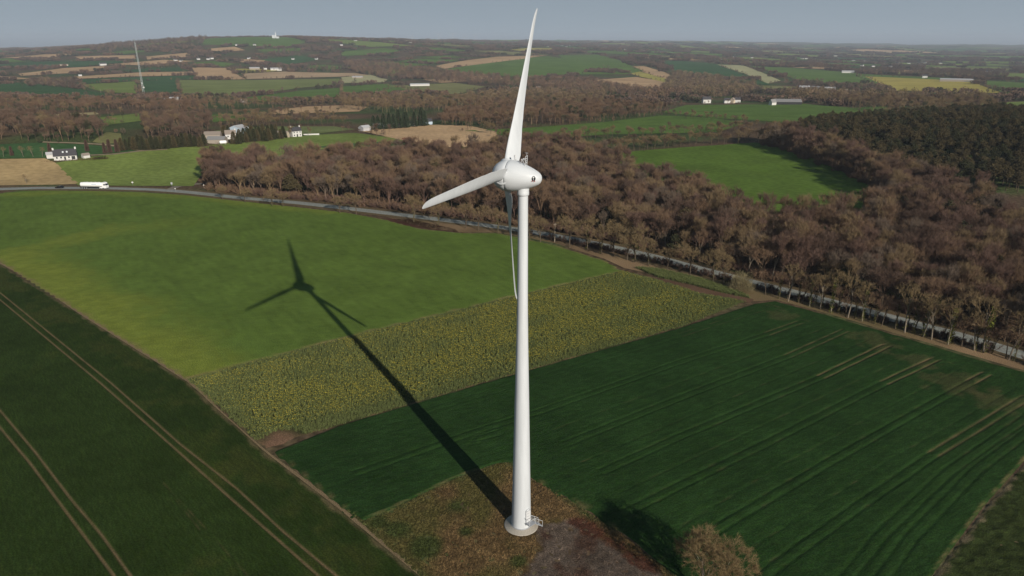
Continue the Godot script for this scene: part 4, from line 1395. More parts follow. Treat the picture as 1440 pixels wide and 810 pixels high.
func make_buildings() -> void:
	var cam_turn := func(p: Vector3) -> float: return atan2(-p.x, -p.z)
	# whitewashed farmhouse by the road
	var p := px(93, 223.5)
	house("farmhouse", p, cam_turn.call(p) - 0.08, Vector3(12.6, 2.7, 6.5), 3.5, M.plaster, M.slate, "long white farmhouse with dark slate roof and two chimneys by the road", "house", "", {"chimneys": [-0.97, 0.97], "skylights": [-0.9, 1.3], "windows": [[-4.6, 1.5, 0.9, 1.1], [-2.3, 1.5, 0.9, 1.1], [2.0, 1.5, 0.9, 1.1]], "doors": [[-0.2, 1.0, 2.0], [4.4, 2.0, 2.0]]})
	p = px(73, 221.5)
	house("shed", p, cam_turn.call(p), Vector3(5.5, 2.2, 4.0), 1.2, M.plaster, M.pale_sheet, "low white shed beside the long farmhouse", "shed")
	p = px(121, 222)
	house("shed", p, cam_turn.call(p) + 0.4, Vector3(4.0, 2.0, 3.0), 1.0, M.plaster, M.tile, "small white garden shed behind the dark clipped hedge", "shed")
	# farmstead among the conifers
	p = px(306, 201)
	house("barn", p, cam_turn.call(p) - 0.35, Vector3(13.0, 3.0, 7.5), 1.9, M.stone, M.sheet, "long low grey roofed barn in front of the farmstead", "barn")
	p = px(300, 194)
	house("barn", p, cam_turn.call(p) - 0.2, Vector3(12.0, 3.0, 7.0), 2.0, M.stone, M.tile, "stone barn with brown roof behind the long grey barn", "barn")
	p = px(336, 187)
	house("barn", p, cam_turn.call(p) + 0.9, Vector3(10.0, 4.2, 14.0), 2.4, M.blue_wall, M.pale_sheet, "tall pale barn with light blue gable among dark conifers", "barn")
	p = px(325, 195)
	house("cottage", p, cam_turn.call(p), Vector3(8.0, 4.0, 6.0), 2.6, M.plaster, M.tile, "small white cottage between the farmstead barns", "house", "", {"chimneys": [0.9], "windows": [[-2, 2.2, 0.9, 1.1], [2, 2.2, 0.9, 1.1]]})
	var t := thing("storage_tank", px(314, 203) + Vector3(0, 0.2, 0), 0.5, "white round ended storage tank beside the grey barn", "tank")
	var body := part("tank", lathe([[0.0, -2.6], [0.8, -2.5], [1.2, -2.0], [1.2, 2.0], [0.8, 2.5], [0.0, 2.6]], 24), M.white_paint, t, Vector3(0, 1.5, 0))
	body.rotation.z = PI / 2
	for x in [-1.5, 1.5]: part("cradle", box_mesh(Vector3(x, 0.15, 0), Vector3(0.4, 1.0, 1.8)), M.concrete, t)
	p = px(416, 192)
	house("farmhouse", p, cam_turn.call(p) + 0.5, Vector3(8.4, 5.0, 5.6), 2.7, M.plaster, M.slate, "two storey white house with slate roof at the end of the pasture", "house", "", {"chimneys": [-0.95, 0.95], "windows": [[-2.7, 3.8, 0.9, 1.1], [0, 3.8, 0.9, 1.1], [2.7, 3.8, 0.9, 1.1], [-2.7, 1.5, 0.9, 1.1], [2.7, 1.5, 0.9, 1.1]], "doors": [[0, 1.1, 2.2]]})
	p = px(398, 193)
	house("outbuilding", p, cam_turn.call(p) - 0.4, Vector3(9.0, 2.8, 6.0), 2.2, M.cream, M.tile, "cream outbuilding with brown roof next to the two storey house", "house")
	p = px(438, 190)
	part("garden_wall", box_mesh(Vector3(0, 0.5, 0), Vector3(13.0, 1.4, 0.4)), M.plaster, self, p).rotation.y = cam_turn.call(p)
	meta(get_child(get_child_count() - 1), "low pale garden wall beside the two storey house", "wall")
	# white sheds behind the row of conifers
	p = px(513, 184)
	house("shed", p, cam_turn.call(p) + 0.7, Vector3(9.0, 3.2, 7.0), 1.8, M.pale_sheet, M.pale_sheet, "pale metal shed at the open end of the conifer row", "shed")
	p = px(545, 179.5)
	house("long_shed", p, cam_turn.call(p) - 0.25, Vector3(28.0, 2.4, 7.0), 1.6, M.plaster, M.pale_sheet, "long low white shed behind the row of conifers", "shed", "", {"windows": [[-10, 1.4, 1.2, 0.8], [-4, 1.4, 1.2, 0.8], [4, 1.4, 1.2, 0.8], [10, 1.4, 1.2, 0.8]]})
	p = px(577, 177)
	house("shed", p, cam_turn.call(p), Vector3(8.0, 3.0, 6.0), 1.8, M.plaster, M.slate, "white shed with dark roof between the conifer trunks", "shed")
	p = px(601, 175)
	house("barn", p, cam_turn.call(p) + 0.3, Vector3(9.0, 3.4, 7.0), 2.4, M.blue_wall, M.slate, "grey blue barn at the edge of the brown wood", "barn")
	# named buildings of the middle distance: u, v, width px, wall, roof, turn, walls, roof, label
	var rows := [
		[238, 142, 24, 4.0, 2.0, -0.1, M.stone, M.pale_sheet, "long grey farm shed below the radio mast", "barn"],
		[343, 144, 8, 3.0, 1.5, 0.2, M.plaster, M.pale_sheet, "small white shed on the green field edge", "shed"],
		[590, 121, 26, 5.0, 2.0, 0.15, M.plaster, M.pale_sheet, "long white works building on the olive meadow", "building"],
		[562, 119, 4, 4.0, 2.0, 0.3, M.plaster, M.tile, "small white hut next to the long works building", "hut"],
		[503, 110, 14, 4.5, 2.2, -0.2, M.stone, M.pale_sheet, "pale roofed barn on the tan rise", "barn"],
		[1106, 147, 36, 4.5, 3.5, 0.25, M.dark, M.sheet, "long open fronted shed with grey roof", "barn"],
		[1086, 148, 9, 4.5, 4.0, 0.9, M.plaster, M.sheet, "white gabled barn at the end of the open fronted shed", "barn"],
		[1022, 145, 8, 4.5, 3.2, 0.3, M.plaster, M.slate, "white house with slate roof on the pasture side of the cream house", "house"],
		[1030, 145, 6, 5.0, 3.2, 1.2, M.cream, M.tile, "cream gabled house between two white houses", "house"],
		[1037, 144, 7, 4.5, 3.2, 0.2, M.plaster, M.slate, "white house on the open fronted shed side of the cream house", "house"],
		[993, 145, 11, 6.0, 4.0, 0.4, M.plaster, M.slate, "tall white house standing alone by the pasture hedge", "house"],
		[1131, 125, 13, 5.0, 2.5, 0.1, M.pale_sheet, M.pale_sheet, "pale green roofed shed on the olive slope", "shed"],
		[1148, 126, 13, 5.0, 2.8, -0.3, M.plaster, M.sheet, "white farm building with grey roof on the slope", "barn"],
		[1166, 127, 14, 5.0, 2.4, 0.2, M.plaster, M.pale_sheet, "wide white barn at the far side of the slope farm", "barn"],
		[1185, 131, 12, 4.5, 3.0, 0.5, M.plaster, M.tile, "white house with brown roof among valley trees", "house"],
		[1196, 132, 9, 4.0, 2.5, -0.4, M.cream, M.sheet, "cream shed beside the brown roofed valley house", "shed"],
		[1192, 103, 15, 6.0, 3.0, 0.1, M.plaster, M.pale_sheet, "white barn next to a dark round tree", "barn"],
		[1343, 115, 36, 6.0, 2.5, 0.06, M.stone, M.pale_sheet, "very long grey shed above the yellow field", "barn"],
		[1363, 115, 8, 5.0, 2.0, 0.1, M.plaster, M.pale_sheet, "white annexe at the end of the very long shed", "shed"],
		[1300, 110, 6, 7.0, 4.0, 0.2, M.plaster, M.slate, "white house before the very long shed", "house"],
		[886, 145, 8, 5.5, 3.5, 0.3, M.plaster, M.slate, "white house half hidden in the central wood", "house"],
		[776, 131, 12, 4.5, 3.0, 0.1, M.pale_sheet, M.slate, "grey roofed hall among the village trees", "building"],
		[812, 131, 5, 4.5, 3.0, 0.4, M.plaster, M.slate, "small white cottage beyond the grey roofed hall", "house"],
		[757, 126, 6, 4.5, 3.0, -0.2, M.plaster, M.tile, "white cottage with brown roof among the village trees", "house"],
		[145, 92, 8, 6.0, 4.0, 0.3, M.plaster, M.slate, "white manor house on the tan ridge", "house"],
		[90, 93, 10, 5.0, 2.0, 0.0, M.cream, M.tile, "wide cream barn at the edge of the dark wood", "barn"],
		[113, 107, 4, 3.0, 1.5, 0.0, M.plaster, M.pale_sheet, "tiny white hut on the tan strip", "hut"],
		[358, 98, 13, 6.0, 2.5, 0.05, M.stone, M.pale_sheet, "long pale barn above the ploughed field", "barn"],
		[388, 99, 14, 6.0, 3.0, 0.1, M.plaster, M.pale_sheet, "long white barn past the pale barn", "barn"],
		[373, 98, 4, 6.0, 3.0, 0.5, M.plaster, M.slate, "white house between the two long barns", "house"]]
	for r in rows:
		p = px(r[0], r[1])
		var w: float = r[2] * p.length() / 960.0 * cos(atan2(p.x, -p.z))
		house(String(r[9]).replace(" ", "_"), p, cam_turn.call(p) + r[5], Vector3(w, r[3], clampf(w * 0.5, 6.0, 16.0)), r[4], r[6], r[7], r[8], r[9])
	# scattered white houses too small to tell apart
	for s in [[247, 86], [255, 87], [279, 84], [293, 84], [298, 83], [333, 64], [358, 64], [445, 84], [412, 84], [350, 83], [563, 59], [570, 59], [577, 60], [538, 58], [735, 64], [770, 66], [790, 65], [796, 66], [802, 65], [500, 58], [1005, 84], [1013, 84], [1020, 83], [1033, 81], [1057, 82], [1128, 83], [1134, 83], [1146, 83], [1200, 86], [1208, 86], [1216, 86], [1228, 94], [1212, 93], [1252, 95], [1262, 90], [1278, 90], [1293, 90], [1300, 89], [1322, 90], [1267, 97], [1280, 97], [1290, 97], [1388, 102], [1393, 102], [1160, 78], [1175, 79], [1182, 80], [640, 62], [660, 64], [690, 66], [880, 70], [905, 72], [930, 74], [480, 64]]:
		p = px(s[0], s[1])
		var w := clampf(3.6 * p.length() / 960.0, 9.0, 24.0)
		house("distant_house", p, cam_turn.call(p) + sin(s[0]) * 0.6, Vector3(w, 5.0, 7.5), 3.2, M.plaster, M.slate, "tiny white house with dark roof far off among trees", "house", "white houses scattered over the far country")
	# hilltop dome and tower on the skyline
	p = px(388, 54)
	var w := thing("hilltop_station", p, 0.0, "white tower and low block on the hill crest skyline", "building")
	part("tower", lathe([[3.5, -5.0], [3.0, 26.0], [1.2, 27.0], [0.7, 40.0], [0.0, 40.5]], 20), M.white, w)
	part("block", box_mesh(Vector3(-11, 6, 0), Vector3(16, 22, 14)), M.white, w)
	part("annexe", box_mesh(Vector3(11, 3, 0), Vector3(14, 14, 12)), M.white, w)

func sign_post(at: Vector3, turn: float, label: String, sz: Vector2, m: Material) -> void:
	var t := thing("road_sign", at, turn, label, "sign", "")
	var st := new_st()
	tube(st, Vector3(0, -0.2, 0), Vector3(0, 2.4, 0), 0.06, 0.06, 8)
	part("post", st.commit(), M.grey_metal, t)
	part("plate", box_mesh(Vector3(0, 1.9, 0.08), Vector3(sz.x, sz.y, 0.05)), m, t)

func make_small_things() -> void:
	var a := px(118, 264.9)
	var b := px(152, 265.3)
	tanker(px(133.5, 265.5) + Vector3(0, 0.09, 0), atan2(-(b.z - a.z), b.x - a.x))
	a = px(60, 264.7)
	b = px(110, 264.7)
	car(px(84, 265.0) + Vector3(0, 0.09, 0), atan2(-(b.z - a.z), b.x - a.x) + PI)
	radio_mast(px(203, 136), 92.0)
	sign_post(px(187, 261), 0.5, "white road sign on the pasture edge past the tanker", Vector2(0.9, 0.7), M.plaster)
	sign_post(px(242, 262.5), 0.5, "small dark sign at the mouth of the side lane", Vector2(0.9, 1.2), M.grey_metal)
	sign_post(px(247, 270), 0.5, "low white marker plate on the road verge opposite the lane", Vector2(0.5, 0.5), M.plaster)
	sign_post(px(287, 265), 0.5, "white sign beside the end of the brown wood", Vector2(0.5, 0.8), M.plaster)
	# utility poles along the farmland
	for q in [[142, 131, "wooden utility pole beside the light green field"], [780, 340.5, "pale wooden utility pole on the verge behind the turbine"], [781, 341, ""]]:
		if q[2] == "": continue
		var at := px(q[0], q[1])
		var t := thing("utility_pole", at, 0.4, q[2], "pole")
		var st := new_st()
		tube(st, Vector3(0, -0.3, 0), Vector3(0, 8.0, 0), 0.16, 0.1, 8)
		part("pole", st.commit(), M.pale_wood, t)
		part("crossarm", box_mesh(Vector3(0, 7.6, 0), Vector3(1.6, 0.12, 0.12)), M.pale_wood, t)
	# heap of dark soil on the ploughed field
	rng.seed = 61
	var at := px(573, 196)
	var heap := thing("soil_heap", at, atan2(-at.x, -at.z) - 0.15, "long red brown heap lying on the ploughed field", "heap")
	var st := new_st()
	st.set_smooth_group(0)
	var nx := 30
	var nz := 12
	for i in nx:
		for j in nz:
			var pt := func(ii: int, jj: int) -> Vector3:
				var x := (ii / float(nx) - 0.5) * 12.0
				var z := (jj / float(nz) - 0.5) * 4.0
				var k := clampf(1.0 - pow(absf(x) / 6.0, 3.0), 0.0, 1.0) * clampf(1.0 - pow(absf(z) / 2.0, 2.0), 0.0, 1.0)
				return Vector3(x, k * (1.5 + 1.1 * fine.get_noise_2d(x * 3.0, z * 3.0)) - 0.05, z)
			for v in [pt.call(i, j), pt.call(i + 1, j), pt.call(i + 1, j + 1), pt.call(i, j), pt.call(i + 1, j + 1), pt.call(i, j + 1)]: st.add_vertex(v)
	st.generate_normals()
	part("mound", st.commit(), M.soil, heap)
	# five distant turbines on the skyline
	var k := 0
	for u in [580.0, 617.0, 637.0, 653.0, 668.0]:
		var d := dir_of(u, 58.0)
		var e := Vector2(d.x, d.z).normalized() * (8600.0 + 350.0 * k)
		far_turbine(on_ground(e), [60.0, 66.0, 78.0, 72.0, 70.0][k], k * 0.7, "tiny white wind turbine standing on the far skyline", "turbines on the skyline")
		k += 1

# ---------------------------------------------------------------- trees near enough to tell apart
func make_trees() -> void:
	var wood := []
	for i in 3: wood.append(bare_tree(100 + i, {"stem": 4.0, "first": 0.82, "angle": 0.55, "up": 0.3, "twigs": 15, "kids": [6, 4, 4, 2], "twig_len": 1.25, "twig_w": 0.042}))
	for i in 4: wood.append(bare_tree(120 + i, {"stem": 6.0, "first": 0.6, "angle": 0.36, "up": 0.6, "twigs": 15, "kids": [7, 4, 3, 2], "twig_len": 1.35, "twig_w": 0.04, "r": 0.15}))
	var road_kinds := []
	for i in 4: road_kinds.append(bare_tree(140 + i, {"stem": 5.5, "first": 0.52, "angle": 0.62, "up": 0.12, "twigs": 10, "kids": [6, 4, 3, 3], "twig_len": 0.95, "twig_w": 0.07, "r": 0.24, "ivy": 60 if i > 1 else 0}))
	var thin_kinds := []
	for i in 4: thin_kinds.append(bare_tree(160 + i, {"stem": 7.0, "first": 0.33, "angle": 0.5, "up": 0.25, "twigs": 8, "kids": [7, 3, 3, 2], "twig_len": 0.9, "twig_w": 0.06, "r": 0.2, "lean": 0.14, "ivy": [0, 260, 30, 420][i]}))
	var pines := []
	for i in 5: pines.append(pine_tree(180 + i, [12.0, 13.5, 11.0, 12.5, 14.0][i]))

	# the single tree by the turbine plot
	var lone := bare_tree(301, {"stem": 3.0, "first": 1.05, "levels": 5, "solid": 2, "angle": 0.66, "up": 0.1, "shrink": 0.7, "twigs": 26, "kids": [6, 4, 4, 4, 3], "twig_len": 0.8, "twig_w": 0.03, "r": 0.34})
	tree("lone_tree", lone, M.pale_bark, M.lone, Vector3(28.6, 0, -80.4), 0.86, "broad bare brown tree at the corner of the gravel pad", "tree")

	# trees along the near side of the road, one by one
	rng.seed = 31
	var k := 0
	for s in [[313, 281, 0.62], [345, 285, 0.62], [383, 290, 0.7], [398, 291, 0.65], [478, 300, 0.75], [501, 302, 0.95], [582, 312, 0.95], [617, 317, 0.9], [655, 321, 1.0], [673, 324, 0.95], [700, 329, 0.9], [745, 338, 0.95], [760, 341, 0.9], [801, 348, 1.1], [826, 352, 1.1], [845, 357, 1.0], [863, 360, 1.15], [882, 366, 0.95], [893, 369, 1.15], [912, 374, 0.9], [938, 381, 0.8], [970, 389, 1.0], [1003, 396, 1.0], [1018, 400, 0.9]]:
		tree("roadside_tree", road_kinds[k % 4], M.bark, M.oak, px(s[0], s[1]), s[2], "bare rounded tree on the near verge of the road", "tree", "rounded bare trees along the road")
		k += 1
	for s in [[1108, 424, 1.0], [1138, 431, 0.9], [1153, 435, 1.05], [1168, 440, 1.1], [1192, 447, 1.05], [1212, 452, 1.0], [1272, 468, 1.25], [1298, 474, 1.05], [1310, 478, 1.1], [1333, 485, 1.1], [1370, 493, 1.0], [1383, 496, 1.3], [1418, 506, 1.1]]:
		tree("slim_tree", thin_kinds[k % 4], M.pale_bark, M.oak, px(s[0], s[1]), s[2] * 0.95, "slim bare tree with narrow crown between field and road", "tree", "slim trees between wheat field and road")
		k += 1
	# thinner growth that closes the gaps between them
	for i in 26:
		var u := lerpf(1070.0, 1435.0, (i + rng.randf() * 0.8) / 26.0)
		tree("slim_tree", thin_kinds[i % 4], M.bark, M.twigs[1], px(u, 403.0 + (u - 1042.0) * 0.264 + rng.randf_range(0.0, 4.0)), rng.randf_range(0.5, 0.85), "short thin bare tree in the strip between field and road", "tree", "short trees between wheat field and road")
	# round willow bush
	var bush := thing("willow_bush", px(1042, 408), 0.0, "round pale olive bush on the verge at the soil corner", "bush")
	part("stems", twig_dome(401, 4.6, 7.5, 5200), M.willow, bush)
	# low hedge plants between road and field
	# undergrowth along the front of the wood
	var under := []
	for i in road_line.size() - 1:
		if road_line[i].x < -165.0 or road_line[i].x > 170.0: continue
		var n := int(road_line[i].distance_to(road_line[i + 1]) / 0.9)
		for j in n:
			var t := (road_line[i + 1] - road_line[i]).normalized()
			var p := road_line[i].lerp(road_line[i + 1], float(j) / n) + Vector2(t.y, -t.x) * rng.randf_range(6.5, 14.0)
			if p.x > -168.0: under.append(stand(on_ground(p), rng.randf_range(0.6, 1.4)))
	var us := stuff("undergrowth", "brown undergrowth along the front of the wood")
	multi("bushes", shrub_mesh(415, 3.0, 3.4, 14, 55), M.twigs[2], under, [], us)
	var low := [shrub_mesh(411, 2.8, 2.6, 12, 46), shrub_mesh(412, 2.0, 2.2, 10, 46)]
	var places := [[], []]
	for i in road_line.size() - 1:
		if road_line[i].x < 5.0: continue
		var n := int(road_line[i].distance_to(road_line[i + 1]) / 1.0)
		for j in n:
			if rng.randf() < 0.25: continue
			var t := (road_line[i + 1] - road_line[i]).normalized()
			var p := road_line[i].lerp(road_line[i + 1], float(j) / n) + Vector2(-t.y, t.x) * rng.randf_range(3.9, 6.4)
			places[rng.randi() % 2].append(stand(on_ground(p), rng.randf_range(0.6, 1.3)))
	var hs := stuff("verge_scrub", "low bare scrub along the verge between road and wheat")
	for i in 2: multi("scrub", low[i], M.twigs[0], places[i], [], hs)

	# the woods
	var wood_a := poly([283, 268, 290, 258, 286, 250, 300, 242, 330, 240, 420, 241, 480, 236, 540, 230, 600, 230, 660, 228, 700, 225, 745, 215, 800, 217, 848, 232, 876, 248, 900, 266, 935, 271, 965, 279, 1010, 301, 1060, 326, 1140, 331, 1192, 323, 1240, 303, 1246, 282, 1210, 256, 1160, 235, 1100, 212, 1066, 203, 1085, 196, 1120, 202, 1180, 222, 1260, 258, 1330, 280, 1400, 300, 1405, 340, 1440, 350, 1560, 350, 1560, 520, 1440, 494, 1360, 470, 1277, 448, 1193, 427, 1127, 410, 1060, 393, 960, 366, 897, 350, 813, 332, 740, 319, 680, 309.5, 620, 302.5, 563, 296, 487, 287.5, 420, 280.5, 340, 273.5])
	var all := []
	rng.seed = 41
	for p in spots(wood_a, 4.6):
		if road_distance(p) < 4.6: continue
		all.append(p)
	all.sort_custom(func(x: Vector2, y: Vector2) -> bool: return x.length_squared() < y.length_squared())
	var mass := [[], [], [], [], [], [], []]
	var tints := [[], [], [], [], [], [], []]
	var made := 0
	var pine_spots := []
	for p in all:
		var n := broad.get_noise_2d(p.x * 8.0, p.y * 8.0)
		var back: bool = p.length() > 430.0
		if fine.get_noise_2d(p.x * 0.35 + 40.0, p.y * 0.35) > 0.42 and rng.randf() < 0.6:
			pine_spots.append(p)
			continue
		var kind := rng.randi() % 7
		var s := rng.randf_range(0.7, 1.25)
		var tone := clampi(int((fine.get_noise_2d(p.x * 0.3, p.y * 0.3) + n * 0.5 + 0.5) * 4.0 + rng.randf_range(-0.9, 1.2)), 0, 4)
		if made < 300 and not back:
			tree("woodland_tree", wood[kind], M.bark if rng.randf() > 0.25 else M.pale_bark, M.twigs[tone], on_ground(p), s, "bare brown tree in the wood behind the road", "tree", "bare trees of the wood behind the road")
			made += 1
		else:
			mass[kind].append(stand(on_ground(p), s, rng.randf_range(0.9, 1.1)))
			var c: Color = M.twigs[tone].albedo_color.srgb_to_linear()
			tints[kind].append(c)
	for w in wood: wood_joined.append(joined_tree(w))
	rng.seed = 43
	var floor_bushes := []
	for p in all:
		if edge_distance(p, wood_a) < 8.0:
			for i in 2:
				var w: Vector2 = p + Vector2(rng.randf_range(-2.5, 2.5), rng.randf_range(-2.5, 2.5))
				if road_distance(w) > 4.5: floor_bushes.append(stand(on_ground(w), rng.randf_range(0.7, 1.7)))
	multi("bushes", shrub_mesh(416, 3.2, 3.6, 14, 60), M.twigs[1], floor_bushes, [], us)
	var ws := stuff("woodland", "deep brown leafless woodland stretching behind the front trees of the road")
	for i in 7:
		multi("trees", wood_joined[i], M.leaves, mass[i], tints[i], ws)

	# dark pines: the plantation on the right and single ones in the brown wood
	var plantation := poly([1105, 192, 1150, 178, 1250, 170, 1340, 164, 1460, 160, 1580, 160, 1580, 270, 1440, 272, 1380, 266, 1320, 255, 1250, 240, 1180, 212])
	var clump := poly([1288, 300, 1330, 290, 1385, 300, 1400, 330, 1395, 345, 1340, 342, 1300, 330])
	for p in spots(plantation, 6.2):
		if rng.randf() > 0.12: pine_spots.append(p)
	for p in spots(clump, 4.5): pine_spots.append(p)
	for s in [[535, 248, 0], [540, 235, 0], [507, 224, 0], [524, 224, 0], [541, 225, 0], [596, 228, 0], [610, 250, 0], [783, 222, 0], [790, 224, 0], [845, 268, 0], [855, 266, 0], [870, 272, 0], [700, 205, 0], [710, 206, 0], [1340, 375, 0], [1418, 400, 0]]:
		var w := px(s[0], s[1])
		pine_spots.append(Vector2(w.x, w.z))
	pine_spots.sort_custom(func(x: Vector2, y: Vector2) -> bool: return x.length_squared() < y.length_squared())
	var pm := [[], [], [], [], []]
	var pt := [[], [], [], [], []]
	made = 0
	for p in pine_spots:
		var kind := rng.randi() % 5
		var tone := rng.randi() % 3
		var s := rng.randf_range(0.7, 1.05)
		if made < 300:
			tree("pine_tree", pines[kind], M.bark, M.needles[tone], on_ground(p), s, "dark green pine with ragged crown among the woods", "tree", "dark pines of the woods")
			made += 1
		else:
			pm[kind].append(stand(on_ground(p), s))
			pt[kind].append(M.needles[tone].albedo_color.srgb_to_linear())
	var pw := stuff("pine_plantation", "dark pine plantation filling the slope beyond the brown wood")
	for i in 5: multi("pines", joined_tree(pines[i]), M.leaves, pm[i], pt[i], pw)

	# row of nine conifers by the white sheds
	var firs := [fir_tree(501, 14.0, 4.0, 0.6), fir_tree(502, 15.5, 3.8, 0.55), fir_tree(503, 12.0, 3.6, 0.5)]
	rng.seed = 51
	k = 0
	for s in [[526, 183, 0.95], [532, 182.5, 0.85], [540, 182, 1.05], [548, 181.5, 1.0], [554, 181, 1.0], [561, 180.5, 1.15], [569, 180, 1.1], [572, 179.6, 1.0], [583, 178.5, 1.05], [593, 177.5, 1.2], [597, 177.2, 1.1]]:
		tree("conifer", firs[k % 2], M.bark, M.fir, px(s[0], s[1]), s[2], "dark pointed conifer in the row before the white sheds", "tree", "conifers in the row by the white sheds")
		k += 1
	# thick conifer hedges round the farmstead
	for line in [[172, 212, 288, 206, 20], [330, 203, 400, 195, 14], [338, 196, 388, 190, 10], [316, 193, 322, 192, 2]]:
		for i in line[4]:
			var f: float = i / float(line[4] - 1)
			tree("hedge_conifer", firs[2], M.bark, M.needles[2] if i % 3 else M.needles[1], px(lerpf(line[0], line[2], f) + rng.randf_range(-1, 1), lerpf(line[1], line[3], f) + rng.randf_range(-1.0, 1.0)), rng.randf_range(0.62, 0.85), "bushy dark conifer in the thick hedges round the farmstead", "tree", "conifers sheltering the farmstead")
	# clipped hedge and columns by the farmhouse
	var hed := thing("clipped_hedge", px(118, 225.5), atan2(-px(118, 225.5).x, -px(118, 225.5).z), "clipped hedge of russet and dark green before the farmhouse", "hedge")
	var h1 := new_st()
	rng.seed = 55
	for i in 60: leaf_ball(h1, Vector3(-22.0 + i * 0.6, 0.6, rng.randf_range(-0.3, 0.3)), Vector3(0.8, 0.8, 0.7), 22, 0.35, Color(0.12, 0.07, 0.045))
	part("russet_length", h1.commit(), M.leaves, hed)
	var h2 := new_st()
	for i in 16: leaf_ball(h2, Vector3(6.0 + i * 0.45, 1.0, rng.randf_range(-0.4, 0.4)), Vector3(0.9, 1.2, 0.9), 40, 0.35, Color(0.04, 0.055, 0.02))
	part("green_end", h2.commit(), M.leaves, hed)
	var column := fir_tree(511, 8.5, 1.3, 0.45)
	for s in [[123, 213, 0.9], [148, 216, 0.85], [155, 215, 1.05], [165, 214, 1.0], [17, 219, 0.7], [71, 216, 0.8]]:
		tree("columnar_shrub", column, M.bark, M.twigs[0], px(s[0], s[1]), s[2], "narrow russet columnar shrub near the white farmhouse", "shrub", "columnar shrubs round the farmhouse")
	for s in [[5, 221, 0.5], [33, 221, 0.55], [47, 221, 0.55], [60, 221, 0.5], [38, 259, 0.45]]:
		tree("young_tree", thin_kinds[0], M.pale_bark, M.oak, px(s[0], s[1]), s[2], "thin young tree in the open fields beside the farmhouse", "tree", "young trees in the farmhouse fields")
	# hedge of taller trees between the clearing and the next pasture, trees before the white wood and so on: one by one along lines
	var lines := [
		[[855, 216, 905, 211, 960, 207, 1060, 200], 34, 0.85, "bare tree in the hedge above the sunlit clearing", "hedge trees above the clearing"],
		[[770, 205, 820, 197, 900, 193, 1000, 189, 1060, 184], 40, 0.7, "bare tree in the hedge beyond the wood, below the wide pasture", "hedge trees below the wide pasture"],
		[[962, 167, 1000, 169, 1050, 174], 16, 0.55, "small bare tree in the pasture hedge near the open fronted shed", "hedge trees by the open fronted shed"],
		[[1190, 168, 1200, 169, 1212, 168, 1240, 168, 1250, 166], 7, 0.7, "bare tree standing out in the upper pasture", "trees in the upper pasture"],
		[[352, 180, 380, 178, 420, 177, 480, 177.5], 22, 0.8, "bare tree in the belt behind the two storey house", "trees behind the two storey house"],
		[[690, 188, 703, 187], 2, 0.8, "bare tree on the corner of the ploughed field", "trees on the ploughed field corner"]]
	for l in lines:
		var q := poly(l[0])
		for i in l[1]:
			var f: float = i / maxf(1.0, l[1] - 1.0) * (q.size() - 1) * 0.999
			var p := q[int(f)].lerp(q[int(f) + 1], f - int(f)) + Vector2(rng.randf_range(-3, 3), rng.randf_range(-3, 3))
			tree("hedgerow_tree", (wood if i % 2 else road_kinds)[i % 4], M.bark, [M.oak, M.twigs[0], M.twigs[3]][i % 3], on_ground(p), l[2] * rng.randf_range(0.8, 1.2), l[3], "tree", l[4])

var wood_joined := []

func road_distance(p: Vector2) -> float:
	var d := 1e9
	for i in road_line.size() - 1: d = minf(d, p.distance_to(Geometry2D.get_closest_point_to_segment(p, road_line[i], road_line[i + 1])))
	return d

func joined_tree(t: Dictionary) -> ArrayMesh:
	var st := new_st()
	st.append_from(t.trunk, 0, Transform3D.IDENTITY)
	st.append_from(t.crown, 0, Transform3D.IDENTITY)
	return st.commit()

